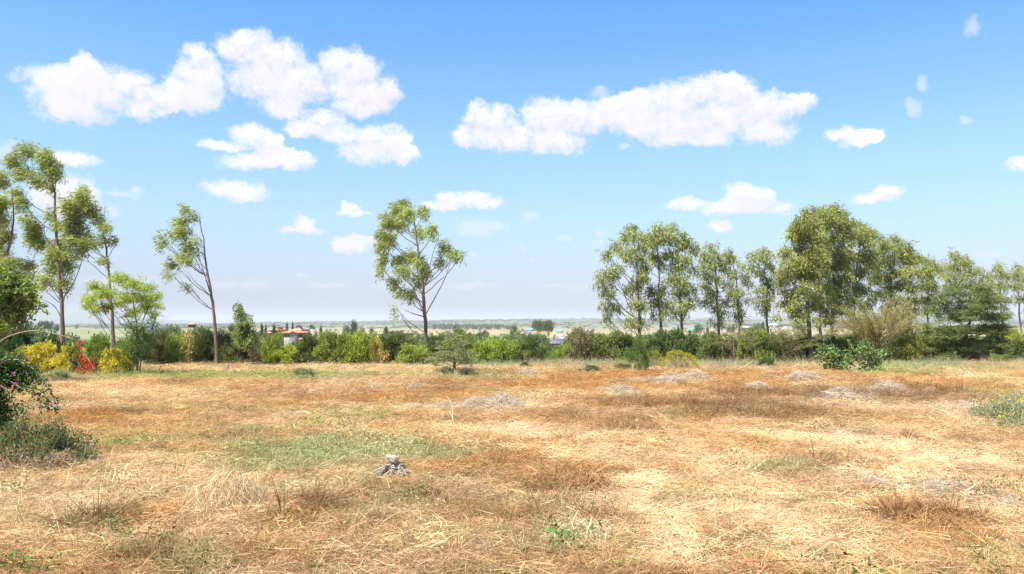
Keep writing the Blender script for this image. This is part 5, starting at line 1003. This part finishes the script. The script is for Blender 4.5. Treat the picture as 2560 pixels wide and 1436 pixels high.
for i in range(8):
    xa = X_(1393 + i * 4.2); ya, za = zf(.62); yb, zb = zf(.95); slab(r1, 'skylight', xa, xa + .34, ya, za, yb, zb, M_WHITE, .05)
for i in range(4):
    xa = X_(1399 + i * 3.9); ya, za = zf(.18); yb, zb = zf(.48); slab(r1, 'skylight', xa, xa + .32, ya, za, yb, zb, M_WHITE, .05)
def cottage(label, px0, px1, top, eave, bot, Y, mat, wall=M_WALLC, name='far_house', inset=.4, cat='house'):
    yy_ = np.geomspace(200, 3600, 400); pg = np.array([808 + F * (1.65 - float(H(((px0 + px1) / 2 - 1280) / F * q_, q_))) / q_ for q_ in yy_]); hit = np.where(pg <= bot)[0]; Y = yy_[hit[0]] if len(hit) else 2400
    r1, X_, Z_ = bld(name, label, Y, px0, px1, cat); d_ = (px1 - px0) * Y / F * .6; o_ = .04 * (px1 - px0)
    link('wall', box_mesh(X_(px0 + o_), X_(px1 - o_), .04 * d_, d_ * .96, -4, Z_(eave), wall), r1); link('roof', hip(X_(px0), X_(px1), 0, d_, Z_(eave), Z_(top), mat, inset, th=.15), r1)
    w_ = (px1 - px0)
    for f_ in (.25, .65): link('window', box_mesh(X_(px0 + w_ * f_), X_(px0 + w_ * (f_ + .12)), .04 * d_ - .12, .04 * d_ - .02, Z_(eave + (bot - eave) * .75), Z_(eave + (bot - eave) * .25), M_DARKW, 'window'), r1)
    return r1
cottage('far bungalow with a teal green roof right of the umbrella trees', 1389, 1410, 824, 829.5, 833, 900, M_TEAL)
cottage('faint green roofed house left of the umbrella trees', 1310, 1338, 821.5, 825.5, 829, 950, M_TEAL, M_TILE)
cottage('bright blue shelter on the plain left of the umbrella trees', 1317, 1330, 829, 832, 835, 700, M_BLUE, M_BLUE, 'blue_shelter', cat='shelter')
cottage('small teal roof between the third and fourth gum trunks', 1719, 1737, 821.5, 829, 833, 520, M_TEAL)
cottage('far pinkish roofed house right of the third gum trunk', 1707, 1718, 817, 819, 823, 900, M_TILE)
cottage('small orange roof before the fourth gum trunk', 1773, 1785, 824.5, 828, 832, 520, M_TILE)
cottage('long low building with a pale grey roof left of the sixth gum trunk', 1857, 1895, 816.5, 819, 824, 800, M_WHITE, M_DARKW, inset=.2)
cottage('white-roofed pavilion right of the sixth gum trunk', 1920, 1949, 808.5, 814, 820, 800, M_WHITE, M_WALLG, 'pavilion', .5, 'pavilion')
cottage('first long white shed right of the pavilion', 1955, 1973, 816, 818, 822, 760, M_WHITE, M_WHITE, 'white_shed', cat='shed')
cottage('second white shed right of the pavilion, nearer the tall stand', 1975, 2000, 817, 819, 823, 740, M_WHITE, M_WHITE, 'white_shed', cat='shed')
cottage('pale flat building on the field behind the bright shrub', 1133, 1161, 823, 825, 831, 620, M_WALLC, M_WALLC, 'pale_building', .1)
cottage('tiny white building on the far field right of the teal bungalow', 1452, 1461, 828, 829.5, 832, 900, M_WHITE, M_WHITE)
cottage('tiny white roof on the far field under the ridge', 1473, 1481, 824.5, 826, 828, 1100, M_WHITE, M_WALLC)
cottage('pale blue walled house half hidden behind the feathery tree', 345, 396, 811, 816, 826, 420, M_GREYR, M_LIGHTB)
cottage('grey low roof right of the second gum trunk of the row', 1678, 1700, 829, 831, 835, 480, M_LIGHTB, M_WALLG)
cottage('greenish roof strip glimpsed behind the twiggy thorn tree', 2158, 2182, 829, 833, 838, 420, M_TEAL, M_WALLG)
cottage('small shed on the far plain at the left', 189, 196, 809.5, 810.5, 813, 1500, M_WALLG, M_DARKW, 'far_shed', cat='shed')
# lookout tower
r1, X_, Z_ = bld('lookout_tower', 'dark timber lookout with a red hipped roof above the hedge at the left', 260, 468, 488, 'tower'); link('roof', hip(X_(469), X_(488), 0, 2.4, Z_(811.5), Z_(808), M_TILE, .45, th=.08), r1); link('cabin', box_mesh(X_(471.5), X_(485.5), .3, 2.1, Z_(819), Z_(812.2), M_BARKD, 'cabin'), r1)
for xx in (472, 485):
    for yy in (.4, 2.0): V, Q = tube(np.array([[X_(xx), yy, 0], [X_(xx), yy, Z_(811.6) / 2], [X_(xx), yy, Z_(811.6)]]), [.09] * 3, 5); link('leg', npmesh('leg', V, Q, M_BARKD), r1)
# parked car by the blue shelter
r1, X_, Z_ = bld('parked_car', 'white car parked left of the blue shelter on the plain', 690, 1310, 1317, 'car')
gz = 0.0
def prof(pts, w_, mat, name, y=0):
    n = len(pts); V = np.array([(a, y, b) for a, b in pts] + [(a, y + w_, b) for a, b in pts]); bm = bmesh.new(); vs = [bm.verts.new(v) for v in V]
    bm.faces.new(vs[:n][::-1]); bm.faces.new(vs[n:]); [bm.faces.new((vs[i], vs[(i + 1) % n], vs[n + (i + 1) % n], vs[n + i])) for i in range(n)]; bmesh.ops.recalc_face_normals(bm, faces=bm.faces)
    me = bpy.data.meshes.new(name); bm.to_mesh(me); bm.free(); me.materials.append(mat); return me
link('body', prof([(-2, .35), (2, .35), (2.1, .8), (1.3, .95), (.8, 1.45), (-1.0, 1.5), (-1.9, 1.0), (-2.05, .6)], 1.7, M_WHITE, 'body'), r1)
link('window', prof([(-1.3, .98), (1.05, .98), (.7, 1.38), (-1.0, 1.42)], .02, M_DARKW, 'window', -.03), r1)
for xx in (-1.25, 1.3):
    for yy in (.05, 1.65):
        V, Q = tube(np.array([[xx, yy - .08, .33], [xx, yy, .33], [xx, yy + .08, .33]]), [.31, .33, .31], 12); link('wheel', npmesh('wheel', V, Q, M_BLACK), r1)

# ------------------------------------------------------------------ haze
HB = box_mesh(-26000, 26000, -300, 19500, -100, 150, None, 'haze'); hm, N = new_mat('haze'); 
pv = N.n('ShaderNodeVolumePrincipled'); pv.inputs['Color'].default_value = rgb(.72, .735, .83); pv.inputs['Density'].default_value = HAZE; pv.inputs['Anisotropy'].default_value = 0.0
o_ = N.n('ShaderNodeOutputMaterial'); N.l(pv.outputs[0], o_.inputs['Volume']); HB.materials.append(hm)
if HAZE > 0: tag(link('haze', HB), 'pale dry season haze over the whole landscape', 'haze', kind='stuff')
print('tris', sum(len(o.data.polygons) for o in bpy.data.objects if o.type == 'MESH') * 2, 'objects', len(bpy.data.objects))
